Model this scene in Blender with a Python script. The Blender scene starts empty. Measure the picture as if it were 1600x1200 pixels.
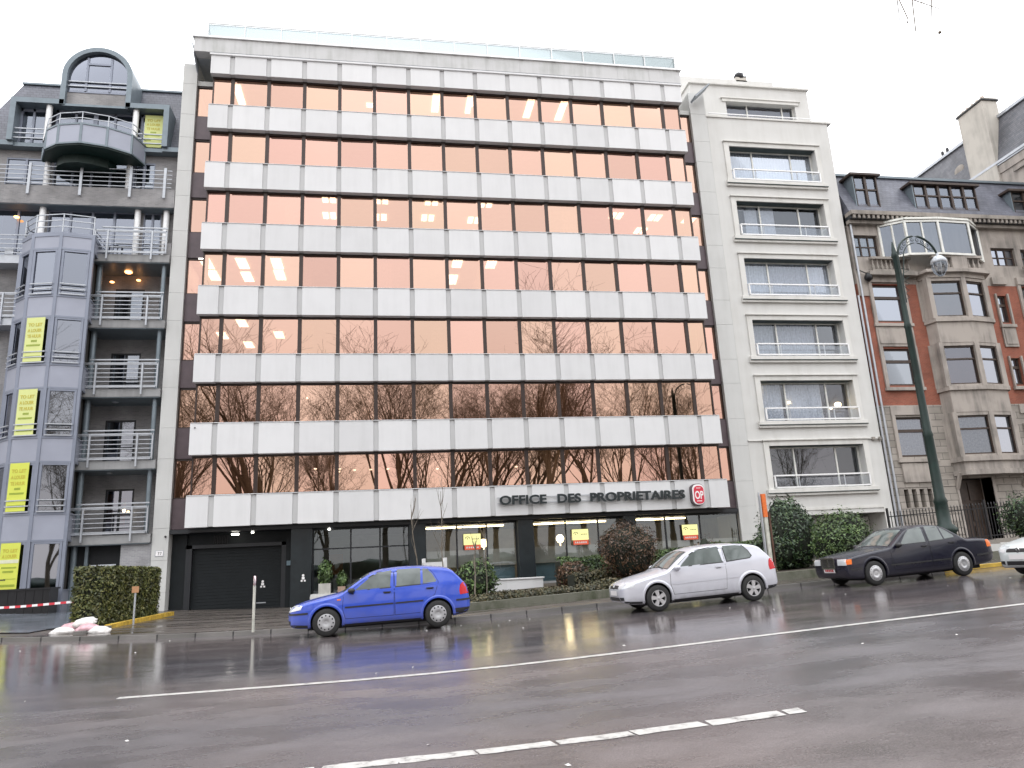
import bpy, bmesh, math, random
from mathutils import Vector, Matrix, noise
from mathutils.bvhtree import BVHTree
rnd = random.Random(7)
scn = bpy.context.scene
COL = scn.collection
PI = math.pi

# ---------------------------------------------------------------- materials
MATS = {}
def new_mat(name):
    m = bpy.data.materials.new(name); m.use_nodes = True
    nt = m.node_tree
    b = nt.nodes.get('Principled BSDF')
    MATS[name] = m
    return m, nt, b
def node(nt, t, **kw):
    n = nt.nodes.new(t)
    for k, v in kw.items():
        if k.startswith('i_'):
            n.inputs[k[2:].replace('_', ' ')].default_value = v
        else:
            setattr(n, k, v)
    return n
def ramp(nt, stops):
    r = nt.nodes.new('ShaderNodeValToRGB')
    el = r.color_ramp.elements
    while len(el) < len(stops): el.new(0.5)
    for e, (p, c) in zip(el, stops):
        e.position = p
        e.color = (c, c, c, 1) if not hasattr(c, '__len__') else (*c, 1)
    return r
def simple(name, col, rough=.6, metal=0., var=.12, scale=3., bump=0., bscale=40., spec=.5, emit=None, estr=0., coat=0.):
    """plain surface with a soft large-scale tone variation and optional grain bump"""
    m, nt, b = new_mat(name)
    L = nt.links.new
    b.inputs['Roughness'].default_value = rough
    b.inputs['Metallic'].default_value = metal
    b.inputs['Specular IOR Level'].default_value = spec
    b.inputs['Coat Weight'].default_value = coat
    b.inputs['Coat Roughness'].default_value = .03
    tc = node(nt, 'ShaderNodeTexCoord')
    if var > 0:
        n1 = node(nt, 'ShaderNodeTexNoise'); n1.inputs['Scale'].default_value = scale; n1.inputs['Detail'].default_value = 5
        L(tc.outputs['Object'], n1.inputs['Vector'])
        r = ramp(nt, [(.3, tuple(c*(1-var) for c in col)), (.7, tuple(min(1, c*(1+var)) for c in col))])
        L(n1.outputs['Fac'], r.inputs['Fac']); L(r.outputs['Color'], b.inputs['Base Color'])
    else:
        b.inputs['Base Color'].default_value = (*col, 1)
    if bump > 0:
        n2 = node(nt, 'ShaderNodeTexNoise'); n2.inputs['Scale'].default_value = bscale; n2.inputs['Detail'].default_value = 6
        L(tc.outputs['Object'], n2.inputs['Vector'])
        bp = node(nt, 'ShaderNodeBump'); bp.inputs['Strength'].default_value = bump; bp.inputs['Distance'].default_value = .02
        L(n2.outputs['Fac'], bp.inputs['Height']); L(bp.outputs['Normal'], b.inputs['Normal'])
    if emit:
        b.inputs['Emission Color'].default_value = (*emit, 1); b.inputs['Emission Strength'].default_value = estr
    return m
def emis(name, col, s):
    m, nt, b = new_mat(name)
    e = node(nt, 'ShaderNodeEmission'); e.inputs['Color'].default_value = (*col, 1); e.inputs['Strength'].default_value = s
    nt.links.new(e.outputs[0], nt.nodes['Material Output'].inputs['Surface'])
    return m
def streaky(name, col, dirt, rough=.7, amt=.5, sx=1.3, sz=.12, bump=.15):
    """facade stone or render: rain streaks running down, mottling, fine grain"""
    m, nt, b = new_mat(name); L = nt.links.new
    tc = node(nt, 'ShaderNodeTexCoord')
    mp = node(nt, 'ShaderNodeMapping'); mp.inputs['Scale'].default_value = (sx, sx, sz)
    L(tc.outputs['Object'], mp.inputs['Vector'])
    n1 = node(nt, 'ShaderNodeTexNoise'); n1.inputs['Scale'].default_value = 2.2; n1.inputs['Detail'].default_value = 6; n1.inputs['Roughness'].default_value = .62
    L(mp.outputs[0], n1.inputs['Vector'])
    n2 = node(nt, 'ShaderNodeTexNoise'); n2.inputs['Scale'].default_value = .9; n2.inputs['Detail'].default_value = 7
    L(tc.outputs['Object'], n2.inputs['Vector'])
    mul = node(nt, 'ShaderNodeMath', operation='MULTIPLY'); L(n1.outputs['Fac'], mul.inputs[0]); L(n2.outputs['Fac'], mul.inputs[1])
    r = ramp(nt, [(.2, 0.), (.42, 1.)]); L(mul.outputs[0], r.inputs['Fac'])
    sc = node(nt, 'ShaderNodeMath', operation='MULTIPLY'); L(r.outputs['Color'], sc.inputs[0]); sc.inputs[1].default_value = amt
    mx = node(nt, 'ShaderNodeMix', data_type='RGBA'); L(sc.outputs[0], mx.inputs['Factor'])
    mx.inputs['A'].default_value = (*col, 1); mx.inputs['B'].default_value = (*dirt, 1)
    L(mx.outputs['Result'], b.inputs['Base Color'])
    b.inputs['Roughness'].default_value = rough
    n3 = node(nt, 'ShaderNodeTexNoise'); n3.inputs['Scale'].default_value = 30; n3.inputs['Detail'].default_value = 5
    L(tc.outputs['Object'], n3.inputs['Vector'])
    bp = node(nt, 'ShaderNodeBump'); bp.inputs['Strength'].default_value = bump; bp.inputs['Distance'].default_value = .015
    L(n3.outputs['Fac'], bp.inputs['Height']); L(bp.outputs['Normal'], b.inputs['Normal'])
    return m
def brickmat(name, c1, c2, mortar, bw=.21, bh=.065, ms=.012, rough=.85, plane='XZ', bump=.4):
    m, nt, b = new_mat(name); L = nt.links.new
    tc = node(nt, 'ShaderNodeTexCoord')
    sp = node(nt, 'ShaderNodeSeparateXYZ'); L(tc.outputs['Object'], sp.inputs[0])
    cb = node(nt, 'ShaderNodeCombineXYZ')
    ad = node(nt, 'ShaderNodeMath', operation='ADD'); L(sp.outputs['X'], ad.inputs[0]); L(sp.outputs['Y'], ad.inputs[1])
    if plane == 'XY':
        L(sp.outputs['X'], cb.inputs['X']); L(sp.outputs['Y'], cb.inputs['Y'])
    else:
        L(ad.outputs[0], cb.inputs['X']); L(sp.outputs['Z'], cb.inputs['Y'])
    br = node(nt, 'ShaderNodeTexBrick'); L(cb.outputs[0], br.inputs['Vector'])
    br.inputs['Color1'].default_value = (*c1, 1); br.inputs['Color2'].default_value = (*c2, 1); br.inputs['Mortar'].default_value = (*mortar, 1)
    br.inputs['Scale'].default_value = 1; br.inputs['Brick Width'].default_value = bw; br.inputs['Row Height'].default_value = bh
    br.inputs['Mortar Size'].default_value = ms
    n2 = node(nt, 'ShaderNodeTexNoise'); n2.inputs['Scale'].default_value = 1.1; n2.inputs['Detail'].default_value = 8
    L(tc.outputs['Object'], n2.inputs['Vector'])
    r = ramp(nt, [(.25, .68), (.75, 1.25)]); L(n2.outputs['Fac'], r.inputs['Fac'])
    mx = node(nt, 'ShaderNodeMix', data_type='RGBA', blend_type='MULTIPLY'); mx.inputs['Factor'].default_value = 1
    L(br.outputs['Color'], mx.inputs['A']); L(r.outputs['Color'], mx.inputs['B'])
    L(mx.outputs['Result'], b.inputs['Base Color']); b.inputs['Roughness'].default_value = rough
    bp = node(nt, 'ShaderNodeBump', invert=True); bp.inputs['Strength'].default_value = bump; bp.inputs['Distance'].default_value = .01
    L(br.outputs['Fac'], bp.inputs['Height']); L(bp.outputs['Normal'], b.inputs['Normal'])
    return m
def mirror_glass(name, trans, gloss, fac, rough=.01, wave=.0):
    """coated facade glass: a mirror-like reflection mixed with a tinted view into the room"""
    m, nt, b = new_mat(name); L = nt.links.new
    nt.nodes.remove(b)
    oi = node(nt, 'ShaderNodeObjectInfo')
    hs = node(nt, 'ShaderNodeHueSaturation'); hs.inputs['Color'].default_value = (*gloss, 1)
    mr = node(nt, 'ShaderNodeMapRange'); mr.inputs['To Min'].default_value = .86; mr.inputs['To Max'].default_value = 1.1
    L(oi.outputs['Random'], mr.inputs['Value']); L(mr.outputs[0], hs.inputs['Value'])
    mh = node(nt, 'ShaderNodeMath', operation='MULTIPLY'); L(oi.outputs['Random'], mh.inputs[0]); mh.inputs[1].default_value = 7.31
    fr = node(nt, 'ShaderNodeMath', operation='FRACT'); L(mh.outputs[0], fr.inputs[0])
    m2 = node(nt, 'ShaderNodeMapRange'); m2.inputs['To Min'].default_value = .487; m2.inputs['To Max'].default_value = .51
    L(fr.outputs[0], m2.inputs['Value']); L(m2.outputs[0], hs.inputs['Hue'])
    gl = node(nt, 'ShaderNodeBsdfGlossy'); gl.inputs['Roughness'].default_value = rough; L(hs.outputs[0], gl.inputs['Color'])
    tr = node(nt, 'ShaderNodeBsdfTransparent'); tr.inputs['Color'].default_value = (*trans, 1)
    mx = node(nt, 'ShaderNodeMixShader'); L(tr.outputs[0], mx.inputs[1]); L(gl.outputs[0], mx.inputs[2])
    lw = node(nt, 'ShaderNodeLayerWeight'); lw.inputs['Blend'].default_value = .35
    mm = node(nt, 'ShaderNodeMapRange'); mm.inputs['To Min'].default_value = fac; mm.inputs['To Max'].default_value = min(1, fac+.45)
    L(lw.outputs['Fresnel'], mm.inputs['Value']); L(mm.outputs[0], mx.inputs['Fac'])
    if wave > 0:
        tc = node(nt, 'ShaderNodeTexCoord')
        n = node(nt, 'ShaderNodeTexNoise'); n.inputs['Scale'].default_value = .55; n.inputs['Detail'].default_value = 1
        L(tc.outputs['Object'], n.inputs['Vector'])
        bp = node(nt, 'ShaderNodeBump'); bp.inputs['Strength'].default_value = wave; bp.inputs['Distance'].default_value = .02
        L(n.outputs['Fac'], bp.inputs['Height']); L(bp.outputs['Normal'], gl.inputs['Normal'])
    L(mx.outputs[0], nt.nodes['Material Output'].inputs['Surface'])
    return m

mirror_glass('gold_glass', (.62, .42, .30), (.60, .395, .31), .70, .008, wave=.10)
mirror_glass('clear_glass', (.84, .87, .90), (.46, .49, .54), .17, .01, wave=.12)
mirror_glass('blue_glass', (.4, .45, .5), (.33, .35, .40), .52, .015, wave=.15)
mirror_glass('old_glass', (.55, .6, .62), (.33, .36, .41), .42, .012, wave=.25)
mirror_glass('shop_glass', (.72, .78, .78), (.5, .56, .6), .16, .01, wave=.12)
mirror_glass('railing_glass', (.74, .79, .80), (.40, .43, .43), .35, .15)
streaky('white_panel', (.66, .66, .665), (.5, .5, .5), .55, .30)
def panel_tones():
    nt = MATS['white_panel'].node_tree; b = nt.nodes['Principled BSDF']; L = nt.links.new
    tc = node(nt, 'ShaderNodeTexCoord'); mp = node(nt, 'ShaderNodeVectorMath', operation='DIVIDE'); mp.inputs[1].default_value = (1.75, 50, 3.21)
    L(tc.outputs['Object'], mp.inputs[0]); fl = node(nt, 'ShaderNodeVectorMath', operation='FLOOR'); L(mp.outputs[0], fl.inputs[0])
    wn = node(nt, 'ShaderNodeTexWhiteNoise', noise_dimensions='3D'); L(fl.outputs[0], wn.inputs['Vector'])
    mr = node(nt, 'ShaderNodeMapRange'); mr.inputs['To Min'].default_value = .91; mr.inputs['To Max'].default_value = 1.03; L(wn.outputs['Value'], mr.inputs['Value'])
    old = b.inputs['Base Color'].links[0].from_socket
    mx = node(nt, 'ShaderNodeMix', data_type='RGBA', blend_type='MULTIPLY'); mx.inputs['Factor'].default_value = 1; L(old, mx.inputs['A']); L(mr.outputs[0], mx.inputs['B'])
    L(mx.outputs['Result'], b.inputs['Base Color'])
panel_tones()
streaky('panel_joint', (.50, .50, .50), (.40, .40, .40), .7, .3)
streaky('pale_stone', (.56, .56, .545), (.44, .44, .42), .75, .38)
streaky('cream_render', (.60, .595, .575), (.45, .44, .41), .8, .38, bump=.25)
streaky('parapet_render', (.56, .56, .56), (.36, .37, .35), .8, .75, bump=.25)
streaky('window_trim', (.65, .64, .61), (.46, .45, .41), .75, .5)
streaky('old_stone', (.375, .335, .30), (.13, .12, .11), .85, .8, bump=.7)
brickmat('ashlar', (.35, .315, .28), (.27, .245, .215), (.15, .135, .12), bw=.85, bh=.36, ms=.018, bump=.6)
streaky('grey_stone', (.30, .27, .24), (.12, .11, .10), .85, .7, bump=.6)
streaky('chimney_render', (.50, .47, .42), (.30, .28, .25), .85, .7, bump=.4)
streaky('grey_concrete', (.30, .30, .30), (.15, .15, .15), .8, .6, bump=.4)
streaky('mossy_stone', (.14, .14, .11), (.045, .055, .025), .85, .9, sx=2.5, sz=1.2, bump=.9)
brickmat('grey_brick', (.29, .28, .285), (.225, .22, .23), (.29, .285, .28))
brickmat('light_brick', (.34, .335, .35), (.27, .265, .28), (.36, .36, .36))
brickmat('red_brick', (.31, .085, .05), (.25, .065, .04), (.26, .13, .09), bh=.07)
brickmat('slate', (.13, .135, .165), (.095, .10, .125), (.05, .05, .065), bw=.28, bh=.16, ms=.008, rough=.5, bump=.5)
brickmat('old_slate', (.15, .15, .165), (.10, .105, .12), (.06, .06, .07), bw=.28, bh=.15, ms=.01, rough=.6, bump=.6)
brickmat('paving', (.10, .086, .075), (.072, .062, .056), (.035, .03, .028), bw=.44, bh=.3, ms=.012, rough=.4, plane='XY', bump=.35)
simple('bronze_frame', (.034, .021, .017), .38, .2)
simple('dark_frame', (.018, .020, .024), .45, .1)
simple('infill_panel', (.085, .06, .068), .4, .1)
simple('white_metal', (.78, .78, .78), .35, .1, .05)
simple('cream_metal', (.66, .66, .62), .45, .1, .10)
simple('blue_grey_metal', (.215, .235, .29), .42, .25, .08, 1.2)
simple('blue_panel', (.30, .315, .375), .45, .15, .07, .8)
simple('teal_metal', (.165, .20, .225), .42, .3, .1)
simple('rail_metal', (.42, .44, .47), .38, .4, .1)
simple('grey_soffit', (.32, .35, .38), .6)
simple('green_soffit', (.055, .075, .075), .6)
simple('dark_void', (.014, .015, .017), .8)
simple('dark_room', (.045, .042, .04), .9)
simple('office_wall', (.34, .30, .25), .9)
simple('office_ceiling', (.52, .47, .40), .9)
simple('garage_door', (.009, .012, .014), .6, spec=.3)
simple('black_stone', (.014, .019, .022), .3, 0, .2, spec=.35)
simple('frosted', (.44, .38, .33), .5, 0, .1)
simple('desk_blue', (.16, .23, .27), .5)
simple('desk_green', (.52, .64, .56), .5)
simple('curtain', (.60, .62, .67), .9, 0, .15, 8)
simple('lace', (.55, .57, .62), .9, 0, .25, 12)
simple('letter_black', (.010, .017, .020), .35)
simple('sign_red', (.60, .03, .06), .4, 0, .06)
simple('sign_white', (.85, .83, .83), .4, 0, .04)
simple('sign_yellow', (.60, .64, .085), .5, 0, .06, 1)
simple('sign_pale', (.62, .66, .25), .5, 0, .06, 1)
simple('sign_ochre', (.50, .42, .04), .5, 0, .1)
simple('sign_olive', (.26, .33, .03), .5, 0, .1)
simple('sign_band', (.62, .62, .45), .5, 0, .1)
brickmat('kerb_stone', (.21, .20, .19), (.15, .145, .135), (.03, .03, .03), bw=.95, bh=9, ms=.02, rough=.4, plane='XY', bump=.5)
simple('yellow_paint', (.55, .36, .05), .55, 0, .35, 5, .4, 60)
simple('wet_slab', (.15, .165, .19), .16, 0, .3, .8, .1, 20)
simple('soil', (.045, .035, .025), .95, 0, .3, 6, .8, 20)
simple('bark', (.15, .115, .075), .9, 0, .3, 8, .6, 25)
simple('twig_bark', (.17, .145, .115), .85, 0, .3, 8)
simple('iron_green', (.005, .020, .016), .5, .0, .25, 5)
simple('iron_black', (.015, .015, .017), .4, .4)
simple('terracotta', (.32, .22, .17), .8)
simple('concrete_pot', (.40, .39, .36), .8, 0, .2)
simple('orange_paint', (.75, .17, .035), .45, 0, .12, 12)
simple('wood_plate', (.42, .22, .11), .6)
simple('pole_white', (.52, .52, .46), .5, 0, .2, 5)
simple('bag_pink', (.50, .30, .33), .6, 0, .35, 6, .3, 10)
simple('bag_white', (.62, .60, .58), .6, 0, .3, 6, .3, 10)
simple('tape_red', (.62, .03, .05), .4, 0, .1)
simple('wood_dark', (.045, .028, .02), .5, 0, .3, 6)
simple('wood_brown', (.10, .045, .03), .5, 0, .3, 6)
simple('interior_orange', (.5, .2, .08), .8)
emis('lamp_white', (1, .97, .88), 9)
emis('lamp_warm', (1, .74, .40), 14)
emis('lamp_orange', (1, .42, .14), 7)
emis('sign_light_yellow', (1., .96, .42), 1.15)
emis('sign_light_red', (1., .20, .12), .75)
simple('sign_dark', (.03, .06, .05), .5)

def leafmat(name, c1, c2, c3, trans=.25, scale=1.7):
    m, nt, b = new_mat(name); L = nt.links.new
    ge = node(nt, 'ShaderNodeNewGeometry')
    r = ramp(nt, [(0, c1), (.55, c2), (1, c3)])
    L(ge.outputs['Random Per Island'], r.inputs['Fac'])
    tc = node(nt, 'ShaderNodeTexCoord')
    n = node(nt, 'ShaderNodeTexNoise'); n.inputs['Scale'].default_value = scale; n.inputs['Detail'].default_value = 3
    L(tc.outputs['Object'], n.inputs['Vector'])
    r2 = ramp(nt, [(.32, .5), (.68, 1.35)]); L(n.outputs['Fac'], r2.inputs['Fac'])
    mx = node(nt, 'ShaderNodeMix', data_type='RGBA', blend_type='MULTIPLY'); mx.inputs['Factor'].default_value = 1
    L(r.outputs['Color'], mx.inputs['A']); L(r2.outputs['Color'], mx.inputs['B'])
    L(mx.outputs['Result'], b.inputs['Base Color']); b.inputs['Roughness'].default_value = .45
    return m
leafmat('leaf_hedge', (.035, .045, .012), (.085, .10, .022), (.17, .16, .05))
leafmat('leaf_dark', (.012, .028, .014), (.030, .064, .025), (.08, .12, .045))
leafmat('leaf_green', (.022, .048, .012), (.06, .11, .028), (.13, .19, .06))
leafmat('leaf_red', (.045, .022, .014), (.085, .045, .022), (.13, .07, .035))
leafmat('leaf_low', (.025, .030, .012), (.055, .055, .024), (.13, .10, .045))
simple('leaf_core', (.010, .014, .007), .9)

def asphalt():
    m, nt, b = new_mat('wet_asphalt'); L = nt.links.new
    tc = node(nt, 'ShaderNodeTexCoord')
    big = node(nt, 'ShaderNodeTexNoise'); big.inputs['Scale'].default_value = .16; big.inputs['Detail'].default_value = 4
    mpb = node(nt, 'ShaderNodeMapping'); mpb.inputs['Scale'].default_value = (.5, 1.6, 1)
    L(tc.outputs['Object'], mpb.inputs['Vector']); L(mpb.outputs[0], big.inputs['Vector'])
    mid = node(nt, 'ShaderNodeTexNoise'); mid.inputs['Scale'].default_value = 1.1; mid.inputs['Detail'].default_value = 6; mid.inputs['Roughness'].default_value = .6
    mp = node(nt, 'ShaderNodeMapping'); mp.inputs['Scale'].default_value = (.65, 1.25, 1)
    L(tc.outputs['Object'], mp.inputs['Vector']); L(mp.outputs[0], mid.inputs['Vector'])
    fine = node(nt, 'ShaderNodeTexNoise'); fine.inputs['Scale'].default_value = 75; fine.inputs['Detail'].default_value = 5; fine.inputs['Roughness'].default_value = .8
    L(tc.outputs['Object'], fine.inputs['Vector'])
    vo = node(nt, 'ShaderNodeTexVoronoi'); vo.inputs['Scale'].default_value = 70
    L(tc.outputs['Object'], vo.inputs['Vector'])
    # base colour: brown grey, bluer towards the right and towards the camera
    r1 = ramp(nt, [(.35, (.098, .092, .100)), (.65, (.138, .116, .114))]); L(big.outputs['Fac'], r1.inputs['Fac'])
    r2 = ramp(nt, [(.30, .35), (.5, 1.), (.70, 1.9)]); L(fine.outputs['Fac'], r2.inputs['Fac'])
    mx = node(nt, 'ShaderNodeMix', data_type='RGBA', blend_type='MULTIPLY'); mx.inputs['Factor'].default_value = .9
    L(r1.outputs['Color'], mx.inputs['A']); L(r2.outputs['Color'], mx.inputs['B'])
    r4 = ramp(nt, [(.38, .72), (.62, 1.12)]); L(mid.outputs['Fac'], r4.inputs['Fac'])
    mx2 = node(nt, 'ShaderNodeMix', data_type='RGBA', blend_type='MULTIPLY'); mx2.inputs['Factor'].default_value = .8
    L(mx.outputs['Result'], mx2.inputs['A']); L(r4.outputs['Color'], mx2.inputs['B'])
    L(mx2.outputs['Result'], b.inputs['Base Color'])
    # wetness: film of water, patchy; wetter towards the kerb
    sp = node(nt, 'ShaderNodeSeparateXYZ'); L(tc.outputs['Object'], sp.inputs[0])
    my = node(nt, 'ShaderNodeMapRange'); my.inputs['From Min'].default_value = -25; my.inputs['From Max'].default_value = -20.5
    my.inputs['To Min'].default_value = .30; my.inputs['To Max'].default_value = .085
    L(sp.outputs['Y'], my.inputs['Value'])
    r3 = ramp(nt, [(.36, .55), (.66, 1.45)]); L(mid.outputs['Fac'], r3.inputs['Fac'])
    mr = node(nt, 'ShaderNodeMath', operation='MULTIPLY'); L(my.outputs[0], mr.inputs[0]); L(r3.outputs['Color'], mr.inputs[1])
    L(mr.outputs[0], b.inputs['Roughness'])
    b.inputs['Specular IOR Level'].default_value = .5
    b.inputs['IOR'].default_value = 1.5
    bp = node(nt, 'ShaderNodeBump'); bp.inputs['Strength'].default_value = .22; bp.inputs['Distance'].default_value = .004
    ms_ = node(nt, 'ShaderNodeMapRange'); ms_.inputs['From Min'].default_value = -25; ms_.inputs['From Max'].default_value = -20.5; ms_.inputs['To Min'].default_value = .35; ms_.inputs['To Max'].default_value = .06; L(sp.outputs['Y'], ms_.inputs['Value']); L(ms_.outputs[0], bp.inputs['Strength'])
    ad = node(nt, 'ShaderNodeMath', operation='ADD'); L(vo.outputs['Distance'], ad.inputs[0]); L(fine.outputs['Fac'], ad.inputs[1])
    L(ad.outputs[0], bp.inputs['Height'])
    bp2 = node(nt, 'ShaderNodeBump'); bp2.inputs['Strength'].default_value = .16; bp2.inputs['Distance'].default_value = .05
    L(mid.outputs['Fac'], bp2.inputs['Height']); L(bp.outputs['Normal'], bp2.inputs['Normal'])
    L(bp2.outputs['Normal'], b.inputs['Normal'])
asphalt()
def roadpaint():
    m, nt, b = new_mat('road_paint'); L = nt.links.new
    tc = node(nt, 'ShaderNodeTexCoord')
    n = node(nt, 'ShaderNodeTexNoise'); n.inputs['Scale'].default_value = 9; n.inputs['Detail'].default_value = 8; n.inputs['Roughness'].default_value = .75
    L(tc.outputs['Object'], n.inputs['Vector'])
    r = ramp(nt, [(.33, (.10, .09, .09)), (.47, (.46, .45, .43)), (.7, (.60, .59, .57))]); L(n.outputs['Fac'], r.inputs['Fac'])
    L(r.outputs['Color'], b.inputs['Base Color']); b.inputs['Roughness'].default_value = .38
roadpaint()
def wetpaving():
    nt = MATS['paving'].node_tree; b = nt.nodes['Principled BSDF']; L = nt.links.new
    tc = node(nt, 'ShaderNodeTexCoord')
    n = node(nt, 'ShaderNodeTexNoise'); n.inputs['Scale'].default_value = .8; n.inputs['Detail'].default_value = 5
    mp = node(nt, 'ShaderNodeMapping'); mp.inputs['Scale'].default_value = (.4, 1.3, 1)
    L(tc.outputs['Object'], mp.inputs['Vector']); L(mp.outputs[0], n.inputs['Vector'])
    r = ramp(nt, [(.35, .12), (.65, .5)]); L(n.outputs['Fac'], r.inputs['Fac']); L(r.outputs['Color'], b.inputs['Roughness'])
wetpaving()

# ---------------------------------------------------------------- mesh helpers
class MB:
    """collects shapes; build() links them as ONE mesh object"""
    def __init__(s): s.v = []; s.f = []; s.m = []; s.sm = []
    def raw(s, vs, fs, mi=0, smooth=False):
        o = len(s.v); s.v += [tuple(v) for v in vs]
        for f in fs: s.f.append([i+o for i in f]); s.m.append(mi); s.sm.append(smooth)
    def box(s, x0, x1, y0, y1, z0, z1, mi=0):
        s.raw([(x0,y0,z0),(x1,y0,z0),(x1,y1,z0),(x0,y1,z0),(x0,y0,z1),(x1,y0,z1),(x1,y1,z1),(x0,y1,z1)],
              [(0,3,2,1),(4,5,6,7),(0,1,5,4),(1,2,6,5),(2,3,7,6),(3,0,4,7)], mi)
    def prism(s, poly, a, b, axis='z', mi=0, smooth=False):
        """poly of 2D points extruded a..b along axis: z (x,y), y (x,z), x (y,z)"""
        n = len(poly)
        def P(p, t):
            if axis == 'z': return (p[0], p[1], t)
            if axis == 'y': return (p[0], t, p[1])
            return (t, p[0], p[1])
        vs = [P(p, a) for p in poly]+[P(p, b) for p in poly]
        fs = [list(range(n))[::-1], list(range(n, 2*n))]
        s.raw(vs, fs, mi)
        s.raw(vs, [(i, (i+1) % n, (i+1) % n+n, i+n) for i in range(n)], mi, smooth)
    def quad(s, a, b, c, d, mi=0): s.raw([a, b, c, d], [(0,1,2,3)], mi)
    def bar(s, p, q, w, mi=0, h=None):
        p = Vector(p); q = Vector(q); d = (q-p)
        if d.length < 1e-6: return
        d.normalize(); up = Vector((0,0,1)) if abs(d.z) < .95 else Vector((0,1,0))
        a = d.cross(up).normalized()*w*.5; b = d.cross(a).normalized()*(h or w)*.5
        vs = [p+a+b, p-a+b, p-a-b, p+a-b, q+a+b, q-a+b, q-a-b, q+a-b]
        s.raw(vs, [(0,1,2,3),(7,6,5,4),(0,4,5,1),(1,5,6,2),(2,6,7,3),(3,7,4,0)], mi)
    def tube(s, pts, rad, n=8, mi=0, cap=True):
        pts = [Vector(p) for p in pts]
        if not hasattr(rad, '__len__'): rad = [rad]*len(pts)
        rings = []; ref = None
        for i, p in enumerate(pts):
            d = (pts[min(i+1, len(pts)-1)]-pts[max(i-1, 0)])
            d = d.normalized() if d.length > 1e-9 else Vector((0,0,1))
            if ref is None: ref = Vector((1,0,0)) if abs(d.x) < .9 else Vector((0,1,0))
            a = d.cross(ref).normalized(); b = d.cross(a).normalized(); ref = b.cross(d).normalized() if False else ref
            rings.append([p+(a*math.cos(2*PI*k/n)+b*math.sin(2*PI*k/n))*rad[i] for k in range(n)])
        vs = [v for r in rings for v in r]
        fs = []
        for i in range(len(pts)-1):
            for k in range(n):
                k2 = (k+1) % n; fs.append((i*n+k, i*n+k2, (i+1)*n+k2, (i+1)*n+k))
        s.raw(vs, fs, mi, True)
        if cap: s.raw(rings[0], [list(range(n))[::-1]], mi); s.raw(rings[-1], [list(range(n))], mi)
    def lathe(s, prof, c=(0,0,0), n=16, axis='z', mi=0, smooth=True):
        """prof: (r, t) pairs around an axis through c"""
        vs = []
        for r, t in prof:
            for k in range(n):
                a = 2*PI*k/n; u = r*math.cos(a); w = r*math.sin(a)
                if axis == 'z': vs.append((c[0]+u, c[1]+w, c[2]+t))
                elif axis == 'y': vs.append((c[0]+u, c[1]+t, c[2]+w))
                else: vs.append((c[0]+t, c[1]+u, c[2]+w))
        fs = []
        for i in range(len(prof)-1):
            for k in range(n):
                k2 = (k+1) % n; fs.append((i*n+k, i*n+k2, (i+1)*n+k2, (i+1)*n+k))
        s.raw(vs, fs, mi, smooth)
    def blob(s, c, r, seed=0, n=2, amp=.15, mi=0, flat=None):
        bm = bmesh.new(); bmesh.ops.create_icosphere(bm, subdivisions=n, radius=1)
        rr = r if hasattr(r, '__len__') else (r, r, r)
        vs = []
        for v in bm.verts:
            k = 1+amp*noise.noise(v.co*1.7+Vector((seed*3.1, seed*1.7, 0)))*2
            z = v.co.z*rr[2]*k
            if flat is not None: z = max(z, flat)
            vs.append((c[0]+v.co.x*rr[0]*k, c[1]+v.co.y*rr[1]*k, c[2]+z))
        s.raw(vs, [[q.index for q in f.verts] for f in bm.faces], mi, True); bm.free()
    def build(s, name, mats, parent=None, loc=None, bevel=0):
        me = bpy.data.meshes.new(name)
        me.from_pydata(s.v, [], s.f)
        if isinstance(mats, str): mats = [mats]
        for m in mats: me.materials.append(MATS[m])
        me.polygons.foreach_set('material_index', s.m)
        me.polygons.foreach_set('use_smooth', s.sm)
        me.update()
        bm = bmesh.new(); bm.from_mesh(me); bmesh.ops.recalc_face_normals(bm, faces=bm.faces); bm.to_mesh(me); bm.free()
        o = bpy.data.objects.new(name, me); COL.objects.link(o)
        if parent: o.parent = parent
        if loc: o.location = loc
        if bevel:
            md = o.modifiers.new('edge', 'BEVEL'); md.width = bevel; md.segments = 2; md.limit_method = 'ANGLE'
        return o
def tag(o, label=None, cat=None, group=None, kind=None):
    if label: o['label'] = label
    if cat: o['category'] = cat
    if group: o['group'] = group
    if kind: o['kind'] = kind
    return o
def thing(name, label, cat, loc=(0,0,0), rot=(0,0,0), group=None):
    o = bpy.data.objects.new(name, None); COL.objects.link(o); o.location = loc; o.rotation_euler = rot
    o.empty_display_size = .3
    return tag(o, label, cat, group)
def copy_tree(o, parent=None):
    c = o.copy(); COL.objects.link(c)
    if parent: c.parent = parent
    for ch in [q for q in COL.objects if q.parent == o]: copy_tree(ch, c)
    return c
def text_mesh(txt, size, mats, name, parent, loc, rot=(PI/2,0,0), extrude=.0, offset=0., align='LEFT', width=None, shear=0, space=1.):
    cu = bpy.data.curves.new(name, 'FONT'); cu.body = txt; cu.size = size; cu.extrude = extrude; cu.offset = offset
    cu.align_x = align; cu.align_y = 'BOTTOM_BASELINE'; cu.shear = shear; cu.space_character = space; cu.resolution_u = 4
    t = bpy.data.objects.new('tmp', cu); COL.objects.link(t)
    dg = bpy.context.evaluated_depsgraph_get()
    me = bpy.data.meshes.new_from_object(t.evaluated_get(dg))
    bpy.data.objects.remove(t); bpy.data.curves.remove(cu)
    me.materials.clear(); me.materials.append(MATS[mats])
    o = bpy.data.objects.new(name, me); COL.objects.link(o)
    if width:
        xs = [v.co.x for v in me.vertices]; w = max(xs)-min(xs); k = width/w
        for v in me.vertices: v.co.x *= k
    if parent: o.parent = parent
    o.location = loc; o.rotation_euler = rot
    return o

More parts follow.
